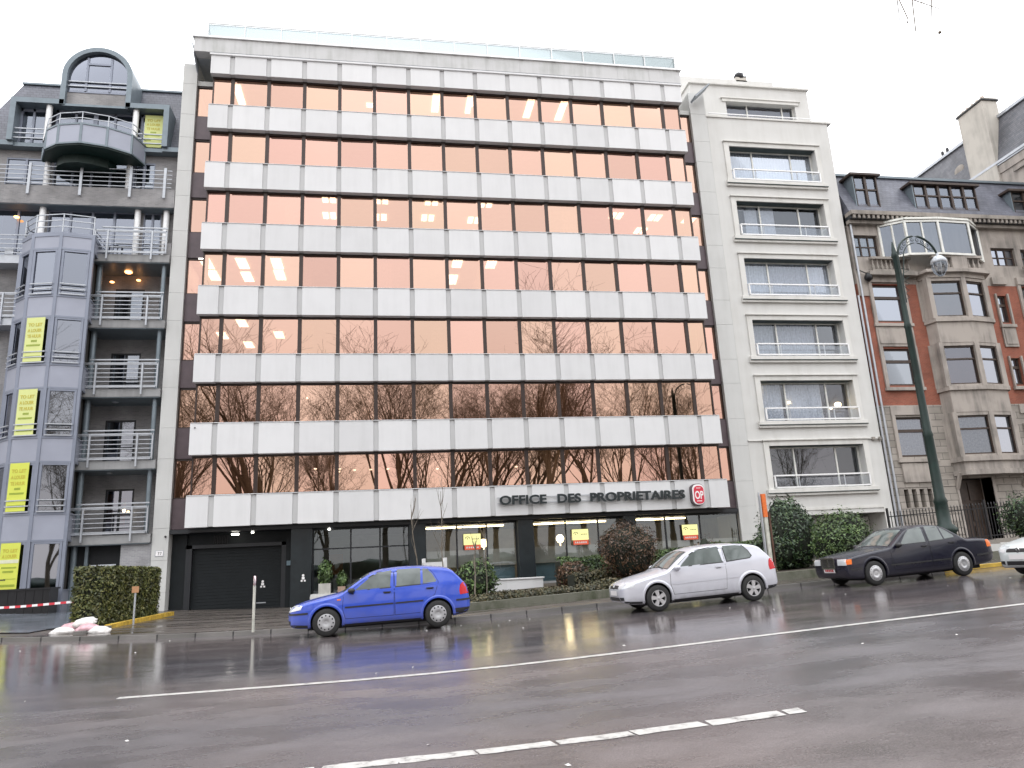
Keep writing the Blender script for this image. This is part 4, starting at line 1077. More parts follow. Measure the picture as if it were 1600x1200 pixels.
# arch
cx, cz, R_ = -4.8, 26.05, 1.62
def arch(r, n=24): return [(cx-r, 24.36)]+[(cx-r*math.cos(PI*i/n), cz+r*math.sin(PI*i/n)) for i in range(n+1)]+[(cx+r, 24.36)]
m = MB(); o1 = arch(R_); i1 = arch(R_-.24); n = len(o1)
for i in range(n-1):
    a, b, c, d = o1[i], o1[i+1], i1[i+1], i1[i]
    for yy in (.95,): m.quad((a[0], yy, a[1]), (b[0], yy, b[1]), (c[0], yy, c[1]), (d[0], yy, d[1]))
    m.quad((a[0], .95, a[1]), (a[0], 4.2, a[1]), (b[0], 4.2, b[1]), (b[0], .95, b[1]))
    m.quad((d[0], .95, d[1]), (c[0], .95, c[1]), (c[0], 1.6, c[1]), (d[0], 1.6, d[1]))
part(m, 'arch_dormer', 'teal_metal', lb)
m = MB(); m.box(cx-1.38, cx+1.38, 1.15, 1.6, 24.42, 25.15); part(m, 'dormer_brick', 'grey_brick', lb)
m = MB(); r = 1.30; P_ = arch(R_-.26)
for q in (-.55, .55): m.box(cx+q-.05, cx+q+.05, 1.12, 1.2, 25.2, cz+1.1)
m.box(cx-1.3, cx+1.3, 1.12, 1.2, 25.15, 25.25); m.box(cx-.55, cx+.55, 1.11, 1.2, 26.75, 26.85)
w = part(m, 'arched_window', 'blue_grey_metal', lb)
mm = MB(); mm.raw([(x, 1.16, z) for x, z in P_], [list(range(len(P_)))]); sub(mm, 'pane', 'blue_glass', w)
m = MB()
for z in (25.5, 25.75): m.bar((cx-1.35, 1.1, z), (cx+1.35, 1.1, z), .05)
part(m, 'guard_rail', 'rail_metal', lb)
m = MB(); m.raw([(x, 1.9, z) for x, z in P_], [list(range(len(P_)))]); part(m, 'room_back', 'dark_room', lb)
# curved faceted balcony
cb = [(-7.0, 1.3), (-6.45, .25), (-5.75, -.25), (-4.7, -.45), (-3.65, -.20), (-2.75, .35), (-2.45, 1.3)]
m = MB(); m.prism(cb, 20.72+.62, 20.85+.62, 'z', 2)
for i in range(len(cb)-1):
    a, b = cb[i], cb[i+1]; m.bar((*a, 21.95), (*b, 21.95), .06, 0, .95)
    m.bar((*a, 21.45), (*b, 21.45), .10, 1, .08); m.bar((*a, 22.43), (*b, 22.43), .12, 1, .08)
for (x, y) in cb: m.bar((x, y, 21.4), (x, y, 22.45), .11, 1)
m.prism(shrink([(x, y) for x, y in cb], .6), 20.9, 21.36, 'z', 2)
part(m, 'curved_balcony', ['blue_panel', 'teal_metal', 'iron_green'], lb)
m = MB()
for i in range(len(cb)-1):
    for z in (22.75, 23.05): m.bar((*cb[i], z), (*cb[i+1], z), .035)
for (x, y) in cb[1:6]: m.bar((x, y, 22.4), (x, y, 23.07), .035)
part(m, 'balcony_rail', 'rail_metal', lb)
m = MB(); m.box(-4.6, -2.0, 1.4, 1.42, .4, 3.3); m.box(-4.3, LX1-.1, .95, 1.3, 3.15, 3.3); part(m, 'ground_floor_opening', 'dark_void', lb)
m = MB(); m.box(-3.3, -2.3, 1.30, 1.34, .4, 2.3); part(m, 'light_curtain', 'curtain', lb)
m = MB(); m.bar((-3.45, 1.2, .4), (-3.45, 1.2, 3.1), .12); part(m, 'door_frame', 'teal_metal', lb)
# yellow letting posters in the tower and dormer windows
def poster(name_lab, cx_, y, z0, z1, w, lines, n=(0, -1), mat='sign_yellow'):
    t = thing('letting_poster', name_lab, 'poster', (cx_, y, z0), (0, 0, math.atan2(n[0], -n[1])), 'yellow letting posters')
    m = MB(); m.box(-w/2, w/2, -.012, 0, 0, z1-z0); o = m.build('sheet', mat, t)
    H = z1-z0; m = MB()
    for (kind, fz, arg) in lines:
        if kind == 'T':
            tt = text_mesh(arg, H*.10, 'sign_ochre', 'lettering', t, (-w*.38, -.017, H*fz), extrude=.002, offset=.006, width=w*.76)
        elif kind == 'B':
            a, b, c = arg; x = a
            while x < b: m.box(x*w, min(x+.05, b)*w, -.018, -.013, H*fz, H*(fz+c)); x += .065
    if m.v: m.build('small_print', 'sign_olive', t)
    return t
std = [('T', .80, 'TO LET'), ('T', .67, 'A LOUER'), ('T', .54, 'TE HUUR'), ('B', .44, (-.15, .17, .045)), ('B', .345, (-.38, .36, .04)), ('B', .20, (-.40, -.1, .03)), ('B', .08, (-.40, .42, .05))]
nf = Vector((-.23, -1.24)).normalized()
def tp(z0, z1, lab, lines=std, mat='sign_yellow'):
    return poster(lab, -5.84, -.155, z0, z1, .80, lines, (-.18, -.98), mat)
tp(10.95, 12.95, 'yellow TO LET poster in the tower window, highest of the four on the tower', std, 'sign_pale')
tp(7.72, 9.72, 'yellow TO LET poster in the tower window, second from the top of the tower', std, 'sign_pale')
tp(4.55, 6.55, 'yellow TO LET poster in the tower window directly above the ground floor')
gp = [('T', .80, 'TO LET'), ('T', .68, 'A LOUER'), ('B', .45, (-.36, .40, .035)), ('B', .36, (-.27, .27, .045)), ('B', .22, (-.2, .42, .012)), ('B', .06, (-.42, .42, .05))]
t = tp(1.45, 3.28, 'yellow TO LET poster with a pale strip in the ground floor tower window', gp)
m = MB(); m.box(-.39, .39, -.02, -.013, 1.03, 1.17); m.build('pale_strip', 'sign_band', t)
m = MB()
for q in range(5): m.box(-.36+q*.06, -.31+q*.06, -.02, -.013, .36, .41)
m.build('dark_print', 'letter_black', t)
poster('yellow poster in the slate roof dormer window beside the white column', -2.15, 1.38, 22.45, 24.25, .85, std, (0, -1), 'sign_pale')

# ================================================================ vegetation
def leafy(name, mb, shape, n, size, seed, mat, parent, core=True):
    """shape(rnd) -> point, outward normal"""
    r = random.Random(seed); m = MB()
    for i in range(n):
        p, nn = shape(r); p = Vector(p); nn = Vector(nn)
        d = (nn+Vector((r.uniform(-1, 1), r.uniform(-1, 1), r.uniform(-.6, 1)))*.9).normalized()
        a = d.cross(Vector((r.uniform(-1, 1), r.uniform(-1, 1), r.uniform(-1, 1)))).normalized(); b = d.cross(a)
        s = size*r.uniform(.55, 1.35)
        m.raw([p-a*s, p+b*s*.45+d*s*.15, p+a*s, p-b*s*.45], [(0, 1, 2, 3)])
    return m.build(name, mat, parent)
def ell(c, R, lump=.18, seed=0, flat=0):
    def f(r):
        while 1:
            v = Vector((r.gauss(0, 1), r.gauss(0, 1), r.gauss(0, 1)))
            if v.length > .1: break
        v.normalize(); k = 1+lump*noise.noise(v*2.3+Vector((seed*2.3, 0, 0)))*2
        depth = r.uniform(.80, 1.04) if r.random() < .9 else r.uniform(1.04, 1.16)
        p = Vector((c[0]+v.x*R[0]*k*depth, c[1]+v.y*R[1]*k*depth, c[2]+v.z*R[2]*k*depth))
        if p.z < flat: p.z = flat+r.uniform(0, .2)
        return p, v
    return f
def boxs(x0, x1, y0, y1, z0, z1):
    def f(r):
        A = [(x1-x0)*(z1-z0), (y1-y0)*(z1-z0), (x1-x0)*(y1-y0)]; t = r.uniform(0, A[0]*2+A[1]*2+A[2]); d = r.uniform(-.05, .05)
        X, Y_, Z = r.uniform(x0, x1), r.uniform(y0, y1), r.uniform(z0, z1)
        if t < A[0]: return (X, y0+d, Z), (0, -1, 0)
        if t < 2*A[0]: return (X, y1+d, Z), (0, 1, 0)
        if t < 2*A[0]+A[1]: return (x0+d, Y_, Z), (-1, 0, 0)
        if t < 2*A[0]+2*A[1]: return (x1+d, Y_, Z), (1, 0, 0)
        return (X, Y_, z1+d), (0, 0, 1)
    return f
def shrub(name, lab, cat, parts_, n, size, mat, seed, group=None):
    t = thing(name, lab, cat, (parts_[0][0][0], parts_[0][0][1], g(parts_[0][0][0])+.3), group=group)
    m = MB()
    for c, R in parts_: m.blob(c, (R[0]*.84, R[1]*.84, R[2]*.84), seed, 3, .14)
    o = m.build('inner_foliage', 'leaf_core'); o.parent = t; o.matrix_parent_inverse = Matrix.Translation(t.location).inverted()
    tot = sum(R[0]*R[2] for c, R in parts_); mm = MB(); r = random.Random(seed)
    for k, (c, R) in enumerate(parts_):
        f = ell(c, R, .14, seed, g(c[0])+.3)
        for i in range(int(n*R[0]*R[2]/tot)):
            p, nn = f(r); p = Vector(p); nn = Vector(nn)
            d = (nn+Vector((r.uniform(-1, 1), r.uniform(-1, 1), r.uniform(-.6, 1)))*.9).normalized()
            a = d.cross(Vector((r.uniform(-1, 1), r.uniform(-1, 1), r.uniform(-1, 1)))).normalized(); b = d.cross(a); s = size*r.uniform(.55, 1.35)
            mm.raw([p-a*s, p+b*s*.45+d*s*.15, p+a*s, p-b*s*.45], [(0, 1, 2, 3)])
    o = mm.build('foliage', mat); o.parent = t; o.matrix_parent_inverse = Matrix.Translation(t.location).inverted()
    return t
# clipped hedge by the driveway
hd = thing('clipped_hedge', 'tall clipped box hedge beside the garage driveway', 'hedge', (.35, -4.8, g(0)))
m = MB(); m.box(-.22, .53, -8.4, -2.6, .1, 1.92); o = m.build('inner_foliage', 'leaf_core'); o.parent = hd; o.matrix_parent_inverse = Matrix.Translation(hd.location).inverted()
o = leafy('foliage', None, boxs(-.27, .58, -8.47, -2.55, .2, 1.97), 15000, .055, 5, 'leaf_hedge', None); o.parent = hd; o.matrix_parent_inverse = Matrix.Translation(hd.location).inverted()
# planting bed with its mossy retaining wall
sheet('planting_bed', frange(11.3, 34.5, 1), lambda x: wallY(x)+.2, .4, .26, 'soil')
pw = sheet('retaining_wall', frange(11.3, 34.6, .6), lambda x: wallY(x), lambda x: wallY(x)+.22, .34, 'mossy_stone', side=.45, kind=None)
tag(pw, 'low mossy stone wall holding the planting bed along the pavement', 'low wall')
m = MB(); 
for y0 in frange(-11.3, .2, .9)[:-1]: m.box(11.2, 11.42, y0, y0+.88, .05, .45)
pe = m.build('bed_edging', 'mossy_stone'); tag(pe, 'mossy stone edging at the left end of the planting bed', 'edging')
def bedhedge(x0, x1, y0, y1, h0, h1, n, size, mat, lab, seed, nm='low_hedge'):
    t = thing(nm, lab, 'hedge', ((x0+x1)/2, (y0+y1)/2, g(x0)+.3))
    m = MB(); xs = frange(x0, x1, .5); P_ = []
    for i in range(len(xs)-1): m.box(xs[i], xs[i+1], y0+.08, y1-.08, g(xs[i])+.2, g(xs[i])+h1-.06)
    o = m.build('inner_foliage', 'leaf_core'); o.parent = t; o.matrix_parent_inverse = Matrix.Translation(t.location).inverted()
    def f(r):
        x = r.uniform(x0, x1); k = .12*noise.noise(Vector((x*.9, seed, 0)))*2
        if r.random() < .5: return (x, y0+r.uniform(-.06, .1), g(x)+r.uniform(h0, h1)+k*.5), (0, -1, .3)
        return (x, r.uniform(y0, y1), g(x)+h1+k+r.uniform(-.06, .06)), (0, 0, 1)
    o = leafy('foliage', None, f, n, size, seed, mat, None); o.parent = t; o.matrix_parent_inverse = Matrix.Translation(t.location).inverted()
bedhedge(11.6, 21.5, -11.0, -9.7, .24, .45, 9000, .05, 'leaf_low', 'long low brown-green hedge along the front of the bed', 21)
bedhedge(16.0, 24.8, -4.3, -3.2, .35, 1.25, 7000, .055, 'leaf_green', 'dark green hedge under the agency windows on the right', 22)
bedhedge(15.7, 20.5, -7.6, -6.4, .35, .78, 3400, .05, 'leaf_low', 'low dark hedge at the foot of the round reddish shrub', 23)
shrub('round_shrub', 'round reddish brown shrub in front of the agency window', 'shrub', [((17.6, -8, 1.72), (.98, .9, .95))], 5200, .045, 'leaf_red', 31)
shrub('leafy_bush', 'dark tall bush beside the orange topped pole', 'bush', [((23.1, -9.2, 1.85), (1.0, 1.0, 1.3)), ((23.2, -9.0, 2.4), (.8, .8, .85)), ((22.5, -9.4, 1.5), (.75, .7, .8))], 7500, .06, 'leaf_dark', 32)
shrub('leafy_bush', 'broad green clipped bush behind the black saloon', 'bush', [((24.15, -10.8, 1.6), (.98, .95, 1.0))], 6200, .05, 'leaf_green', 33)
shrub('leafy_bush', 'dark bush at the right edge behind the iron railing', 'bush', [((33.6, -9.0, 2.2), (1.2, 1.2, .95))], 3600, .06, 'leaf_dark', 34)
shrub('garden_shrub', 'loose green shrub behind the tail of the blue car', 'shrub', [((12.4, -6.0, .95), (.75, .6, .7))], 1500, .07, 'leaf_green', 35)
shrub('garden_shrub', 'small brownish shrub right of the white garden wall', 'shrub', [((16.2, -5.4, .95), (.65, .5, .5))], 1300, .06, 'leaf_red', 36)
shrub('garden_shrub', 'thin reddish shrub left of the orange topped pole', 'shrub', [((21.0, -7.0, 1.2), (.7, .6, .9))], 420, .05, 'leaf_red', 37)
# bare trees
def branch_tree(seed, height, trunk_r, levels, spread=.55, n0=7, lean=0):
    r = random.Random(seed); T = MB(); B = MB()
    def grow(p, d, L, rad, lv):
        n = 4 if lv < 2 else 3; pts = [p]; q = p; dd = d.copy(); rads = [rad]
        for i in range(n):
            dd = (dd+Vector((r.uniform(-1, 1), r.uniform(-1, 1), r.uniform(-.5, .8)))*.16).normalized()
            q = q+dd*L/n; pts.append(q); rads.append(max(.011, rad*(1-.5*(i+1)/n)))
        (T if lv == 0 else B).tube(pts, rads, 7 if lv < 2 else (4 if lv < 3 else 3), cap=False)
        if lv >= levels: return
        k = n0 if lv == 0 else r.choice((4, 5)) if lv < 3 else 4
        for j in range(k):
            t = r.uniform(.35 if lv else .3, 1.0) if j else 1.0
            idx = min(n-1, int(t*n)); a = pts[idx].lerp(pts[idx+1], t*n-idx) if idx < n else pts[-1]
            dr = (dd+Vector((r.uniform(-1, 1), r.uniform(-1, 1), r.uniform(-.25, .6)))*(spread+.25*lv)).normalized()
            grow(a, dr, L*r.uniform(.5, .78) if lv else L*r.uniform(.55, .85), rads[idx]*r.uniform(.45, .68), lv+1)
    grow(Vector((0, 0, 0)), Vector((lean, 0, 1)).normalized(), height*.42, trunk_r, 0)
    return T, B
protos = []
for k, (sd, h, tr) in enumerate(((1, 27, .42), (8, 25, .36), (15, 31, .45))):
    T, B = branch_tree(sd, h, tr, 5)
    t = thing('bare_tree', 'x', 'tree'); T.build('trunk', 'bark', t); B.build('branches', 'bark', t); protos.append(t)
spots = [(-22, -50, 0), (-12, -44, 1), (-4, -54, 2), (3, -46, 1), (9, -60, 0), (16, -48, 2), (21, -56, 1), (27, -46, 0), (34, -54, 2), (41, -48, 1), (50, -58, 0), (-30, -60, 2), (13, -72, 1), (-9, -70, 0), (30, -70, 2), (60, -50, 1), (46, -72, 0), (-42, -54, 1), (-17, -60, 2), (24, -64, 2), (0, -64, 1)]
used = set()
for i, (x, y, k) in enumerate(spots):
    t = protos[k] if k not in used else copy_tree(protos[k]); used.add(k)
    t.location = (x, y, 0); t.rotation_euler = (0, 0, i*1.3); s = 1+.08*((i*7) % 5-2); t.scale = (s, s, s)
    tag(t, 'leafless park tree mirrored in the copper windows', 'tree', 'bare park trees mirrored in the facade glass')
# dark evergreen mass low behind the trees so the park closes at eye level
park = MB(); pr = random.Random(4)
for i in range(34):
    x = -60+i*4.2; park.blob((x, -84+pr.uniform(-5, 5), 2), (4.5, 3, pr.uniform(.8, 1.5)), i, 2, .3)
o = park.build('treeline', 'leaf_dark'); tag(o, 'dark shrubbery closing the park across the boulevard', 'treeline', kind='stuff')
# saplings in the bed
def sapling(x, y, h, seed, lab, lean=0., r0=.03):
    r = random.Random(seed); t = thing('bare_sapling', lab, 'sapling', (x, y, g(x)+.3), group='young bare trees in the bed'); T = MB(); B = MB()
    pts = [Vector((0, 0, 0))]
    for i in range(7): pts.append(pts[-1]+Vector((lean*h/7+r.uniform(-.03, .03), r.uniform(-.03, .03), h/7)))
    T.tube(pts, [r0*(1-.1*i) for i in range(8)], 6)
    for j in range(8):
        k = r.randint(3, 6); p = pts[k]; d = Vector((r.uniform(-1, 1)*.5, r.uniform(-.5, .5), 1)).normalized(); L = h*r.uniform(.16, .34); q = [p]
        for i in range(4):
            d = (d+Vector((r.uniform(-.2, .2), r.uniform(-.2, .2), .25))).normalized(); q.append(q[-1]+d*L/4)
        B.tube(q, [.012, .01, .008, .006, .004], 4)
        if r.random() < .7: e = q[2]; B.tube([e, e+(d+Vector((r.uniform(-.7, .7), 0, .2))).normalized()*L*.5], [.007, .003], 3)
    T.build('trunk', 'twig_bark', t); B.build('branches', 'twig_bark', t)
sapling(10.45, -5.2, 3.5, 3, 'leaning bare sapling in front of the dark column left of the agency window', -.10)
sapling(11.25, -5.6, 3.9, 9, 'upright bare sapling with forked twigs behind the roof of the blue car', .0)
sapling(12.15, -7.5, 1.9, 5, 'thin pale sapling stem just right of the tail of the blue car', .01, .035)
sapling(12.6, -7.2, 2.3, 6, 'thin sapling stem nearest the white garden wall', .02, .02)
# overhanging twigs reaching in at the top right of the view, from a tree beside the viewpoint
ot = thing('overhanging_tree', 'drooping bare twigs with small round seed balls against the sky at top right', 'tree', (19.2, -31, g(19)))
def otp(m, n, mt): o = m.build(n, mt); o.parent = ot; o.matrix_parent_inverse = Matrix.Translation(ot.location).inverted()
m = MB(); m.tube([(19.2, -31, 0), (19.1, -30.9, 4), (18.8, -30.6, 8), (18.2, -30, 11)], [.22, .2, .16, .1], 10); otp(m, 'trunk', 'bark')
m = MB(); m.tube([(18.8, -30.6, 8), (17.4, -29, 10.5), (16.0, -27.4, 10.8), (15.2, -26.6, 10.2)], [.1, .07, .04, .02], 6)
tr_ = random.Random(12)
for (x, y, z, ln) in ((15.42, -27.15, 10.5, 3.2), (15.30, -27.05, 10.3, 2.85), (15.50, -27.25, 10.5, 3.1)):
    p = Vector((x, y, z)); q = [p]
    for i in range(7): q.append(q[-1]+Vector((tr_.uniform(-.07, .07), tr_.uniform(-.07, .07), -ln/7)))
    m.tube(q, [.014-.0009*i for i in range(8)], 4)
    for i in (2, 3, 4, 5, 6): e = q[i]; d = Vector((tr_.uniform(-.3, .3), tr_.uniform(-.2, .2), -.3)); m.tube([e, e+d], [.008, .004], 3)
otp(m, 'branches', 'bark')
m = MB(); m.blob((15.50, -27.27, 7.18), .02, 1, 1); m.blob((15.29, -27.07, 7.47), .012, 1, 1); otp(m, 'seed_ball', 'bark')
# ================================================================ street furniture
# white low garden wall and chair-like white planter
m = MB(); m.box(13.05, 15.5, -3.1, -2.85, .2, .84); m.box(13.0, 15.55, -3.14, -2.8, .84, .90)
tag(m.build('garden_wall', 'white_panel', bevel=.01), 'short white garden wall in the bed under the first agency window', 'low wall')
wp = thing('white_planter', 'square white planter box with tall corner posts behind the blue car', 'planter', (11.0, -4.0, .3))
m = MB()
for a in (10.6, 11.42):
    for b in (-4.4, -3.6): m.box(a-.05, a+.05, b-.05, b+.05, .2, 1.83)
def pp(m, n, mt, t): o = m.build(n, mt); o.parent = t; o.matrix_parent_inverse = Matrix.Translation(t.location).inverted(); return o
pp(m, 'corner_post', 'white_panel', wp)
m = MB(); m.box(10.65, 11.37, -4.42, -4.36, .4, 1.68); m.box(10.65, 11.37, -3.64, -3.58, .4, 1.68); m.box(10.56, 10.85, -4.35, -3.65, .4, 1.68); m.box(11.40, 11.46, -4.35, -3.65, .4, 1.68); m.box(10.63, 11.39, -4.35, -3.65, .4, 1.55)
pp(m, 'panel', 'white_panel', wp)
# lobby plants and step
m = MB(); m.box(5.98, 8.9, -.4, .9, .12, .55); m.box(6.0, 8.88, -.38, .88, .55, .62); tag(m.build('entrance_step', 'pale_stone'), 'pale stone ledge in front of the lobby glass', 'ledge')
def potplant(x, y, z, s, lab, seed, pot='concrete_pot'):
    t = thing('potted_plant', lab, 'potted plant', (x, y, z))
    m = MB(); m.prism([(x-.26*s, y-.26*s), (x+.26*s, y-.26*s), (x+.26*s, y+.26*s), (x-.26*s, y+.26*s)], z, z+.45*s); pp(m, 'pot', pot, t)
    o = leafy('foliage', None, ell((x, y, z+.95*s), (.3*s, .3*s, .55*s), .2, seed), 500, .07, seed, 'leaf_green', None); o.parent = t; o.matrix_parent_inverse = Matrix.Translation(t.location).inverted()
potplant(6.55, .1, .62, .95, 'green plant in a pale square pot on the ledge by the lobby', 3)
potplant(7.25, .3, .62, .6, 'smaller dark plant on the ledge right of the pale square pot', 4, 'terracotta')
# no-parking post in the driveway entrance
def nopost(x, y, z):
    t = thing('parking_post', 'slim white post with small pink and white disc at the driveway entrance', 'post', (x, y, z))
    m = MB(); m.tube([(0, 0, 0), (0, 0, 1.15)], .035, 8); m.build('post', 'pole_white', t)
    m = MB(); m.lathe([(0, -.02), (.11, -.02), (.13, 0), (.11, .02), (0, .02)], (0, 0, 1.26), 16, 'x'); o = m.build('disc', 'sign_white', t)
    m = MB(); m.lathe([(.085, -.024), (.12, -.024), (.12, .024), (.085, .024)], (0, 0, 1.26), 16, 'x'); mm = m.build('rim', 'bag_pink', o)
    t.rotation_euler = (0, 0, .25)
nopost(5.80, -13.2, .09)
# small marker post by the hedge
t = thing('marker_post', 'short metal post with a small square brownish orange plate in front of the hedge', 'post', (1.5, -8.4, .2))
m = MB(); m.tube([(0, 0, 0), (0, 0, 1.05)], .03, 8); m.build('post', 'rail_metal', t)
m = MB(); m.box(-.10, .10, -.035, -.015, .96, 1.15); m.build('plate', 'wood_plate', t)
# orange topped pole
t = thing('striped_pole', 'weathered pale pole with a bright orange top beside the tail of the silver car', 'pole', (21.35, -11, g(21.3)+.3), (0, .01, 0))
m = MB(); m.tube([(0, 0, 0), (0, 0, 2.0)], .07, 10); m.build('pole', 'pole_white', t)
m = MB(); m.tube([(0, 0, 1.75), (0, 0, 2.5)], .085, 12); m.build('orange_sleeve', 'orange_paint', t)
m = MB(); m.box(-.16, -.12, -.05, .05, .2, 2.45); m.tube([(-.14, 0, 2.45), (-.14, 0, 2.55)], .03, 6); m.build('strap', 'rail_metal', t)
m = MB(); m.bar((.14, 0, .1), (.14, 0, 1.9), .05); m.build('stay', 'wood_brown', t)
# black planter trough and barrier tape on the left
m = MB(); z = g(-4)+.1
m.box(-6.6, -3.85, -1.1, -.3, z, z+.95); m.box(-6.65, -3.8, -1.15, -.25, z+.95, z+1.02)
for k in range(9): m.box(-6.6+k*.31, -6.57+k*.31, -1.115, -1.1, z+.05, z+.93)
tag(m.build('planter_trough', 'iron_black'), 'long black planter trough at the foot of the tower bay', 'planter')
tp_ = thing('barrier_tape', 'red and white barrier tape stretched in front of the black trough', 'barrier tape', (-2, -8, .7))
mr, mw = MB(), MB(); n = 26
for k in range(n):
    def q(s_): u = s_/n; return (-5.2+5.0*u, -6.2-2.0*u, .97+.02*u-.07*math.sin(PI*u)+.004*math.sin(9*u))
    a, b = q(k), q(k+1); (mr if k % 2 else mw).quad((a[0], a[1], a[2]-.035), (b[0], b[1], b[2]-.035), (b[0], b[1], b[2]+.035), (a[0], a[1], a[2]+.035))
pp(mr, 'red_stripe', 'tape_red', tp_); pp(mw, 'white_stripe', 'sign_white', tp_)
# full rubbish bags lying at the kerb corner
brnd = random.Random(9)
labs = ['white sack lying flat at the left end of the heap', 'pinkish sack on the kerb, rear left of the heap', 'pale sack slumped on top of the heap', 'pinkish sack lying in the middle of the heap', 'torn pale sack at the right end of the heap']
for i, (x, y, z, sx, mt) in enumerate(((.55, -11.1, .24, .34, 'bag_white'), (.55, -10.5, .32, .33, 'bag_pink'), (.9, -10.6, .44, .30, 'bag_white'), (1.1, -11.0, .28, .30, 'bag_pink'), (1.45, -11.1, .22, .28, 'bag_white'))):
    m = MB(); m.blob((0, 0, 0), (sx, .26, .15), i+2, 3, .09); m.blob((sx*.9, .02, .03), (.07, .05, .04), i, 1, .2)
    o = m.build('sandbag', mt); o.location = (x, y, z); o.rotation_euler = (brnd.uniform(-.2, .2), brnd.uniform(-.15, .15), brnd.uniform(-.6, .6)); tag(o, labs[i], 'sack', 'sacks heaped at the kerb')
# iron railing in front of the town house
ir = thing('iron_railing', 'black iron railing with spear tips in front of the town house', 'railing', (33, -4.5, g(33)))
m = MB(); k = 0; x = 29.5
y = -6.0
while x < 36.5:
    h = 1.45; z = g(x)+.45; m.bar((x, y, z), (x, y, z+h), .025); m.lathe([(.035, 0), (.0, .1)], (x, y, z+h), 4); x += .15
pp(m, 'bars', 'iron_black', ir)
m = MB()
for h in (.15, 1.3): m.bar((29.5, y, g(29.5)+.45+h), (36.5, y, g(36.5)+.45+h), .04)
for x in (29.5, 31.8, 34.1, 36.5): m.bar((x, y, g(x)+.1), (x, y, g(x)+2.1), .07)
pp(m, 'rails', 'iron_black', ir)
m = MB(); xs = frange(29.4, 40, 1)
for i in range(len(xs)-1): m.box(xs[i], xs[i+1], -6.15, -5.85, g(xs[i])-.1, g(xs[i])+.47)
tag(m.build('railing_plinth', 'grey_stone'), 'low grey stone plinth carrying the iron railing', 'low wall')
m = MB(); xs = frange(27.0, 36, .9)
for i in range(len(xs)-1): m.box(xs[i], xs[i+1]-.01, -12.6, -12.2, g(xs[i])-.1, g(xs[i])+.55)
tag(m.build('kerb_wall', 'pale_stone'), 'pale low stone wall at the far right behind the parked saloon', 'low wall')
# ornate green lamp post
lp = thing('street_lamp', 'tall dark green ornate lamp post with curved scroll arm and hanging lantern', 'street lamp', (27.9, -11, g(27.7)+.1))
m = MB(); m.lathe([(.40, 0), (.40, .3), (.31, .36), (.31, .9), (.36, .95), (.36, 1.05), (.22, 1.2), (.20, 1.9), (.225, 1.95), (.17, 2.1), (.15, 4.2), (.17, 4.25), (.135, 4.4), (.11, 8.2), (.135, 8.25), (.10, 8.4), (.085, 10.95), (.12, 11.0), (.09, 11.15), (.02, 11.6)], (0, 0, 0), 16); m.build('post', 'iron_green', lp)
m = MB(); R1 = .86; c = (.98, 10.9)
pts = [(0.12, 0, 9.2), (.12, 0, 10.9)]+[(c[0]-R1*math.cos(a), 0, c[1]+R1*1.12*math.sin(a)) for a in [PI*i/20 for i in range(1, 19)]]
m.tube(pts, .042, 8)
R2 = .62; pts2 = [(.14, 0, 9.9)]+[(c[0]-R2*math.cos(a), 0, c[1]+.02+R2*1.08*math.sin(a)) for a in [PI*i/20 for i in range(0, 17)]]; m.tube(pts2, .02, 6)
for i in range(9):   # curls between the two arcs
    a = PI*(i+1)/11; rr = .74; cx0 = c[0]-rr*math.cos(a); cz0 = c[1]+rr*1.1*math.sin(a)
    cur = [(cx0+.085*(1-k*.09)*math.cos(k*.8+a), 0, cz0+.085*(1-k*.09)*math.sin(k*.8+a)) for k in range(8)]; m.tube(cur, .012, 5)
for i in range(5): m.tube([(.13, 0, 9.3+i*.25), (.30+.05*i, 0, 9.4+i*.27), (.2, 0, 9.55+i*.25)], .012, 5)
m.build('scroll_arm', 'iron_green', lp)
m = MB(); m.lathe([(.02, .42), (.05, .34), (.04, .26), (.15, .20), (.26, .07), (.285, -.04), (.26, -.08)], (1.82, 0, 10.85), 16); m.tube([(1.8, 0, 11.2), (1.82, 0, 11.3)], .03, 6); m.build('lantern_hood', 'rail_metal', lp)
m = MB(); m.lathe([(.25, -.08), (.26, -.2), (.21, -.40), (.10, -.54), (0, -.57)], (1.82, 0, 10.85), 16); m.build('lantern_glass', 'clear_glass', lp)
m = MB()
for k in range(6):
    a = k*PI/3; m.tube([(1.82+r_*math.cos(a), r_*math.sin(a), 10.85+t) for r_, t in ((.26, -.08), (.27, -.2), (.22, -.40), (.11, -.545), (.03, -.58))], .014, 5)
m.build('lantern_cage', 'rail_metal', lp)
m = MB(); m.lathe([(0, .1), (.07, .05), (.09, -.1), (.04, -.2), (0, -.22)], (1.82, 0, 10.78), 10); m.build('bulb', 'sign_white', lp)
# fallen leaves and scraps on the wet road
lr = random.Random(2); m = MB()
for i in range(80):
    x = lr.uniform(-2, 26); y = lr.uniform(-28.5, -15) if i % 3 else lr.uniform(-17, -13); s = lr.uniform(.012, .035); a = lr.uniform(0, PI)
    z = g(x)+.008; dx, dy = s*math.cos(a), s*math.sin(a)
    m.raw([(x-dx, y-dy, z), (x+dy*.6, y-dx*.6, z+.01), (x+dx, y+dy, z+.004), (x-dy*.6, y+dx*.6, z)], [(0, 1, 2, 3)])
tag(m.build('litter', 'bag_white'), 'small scraps and pale leaves scattered over the wet road', 'litter', kind='stuff')
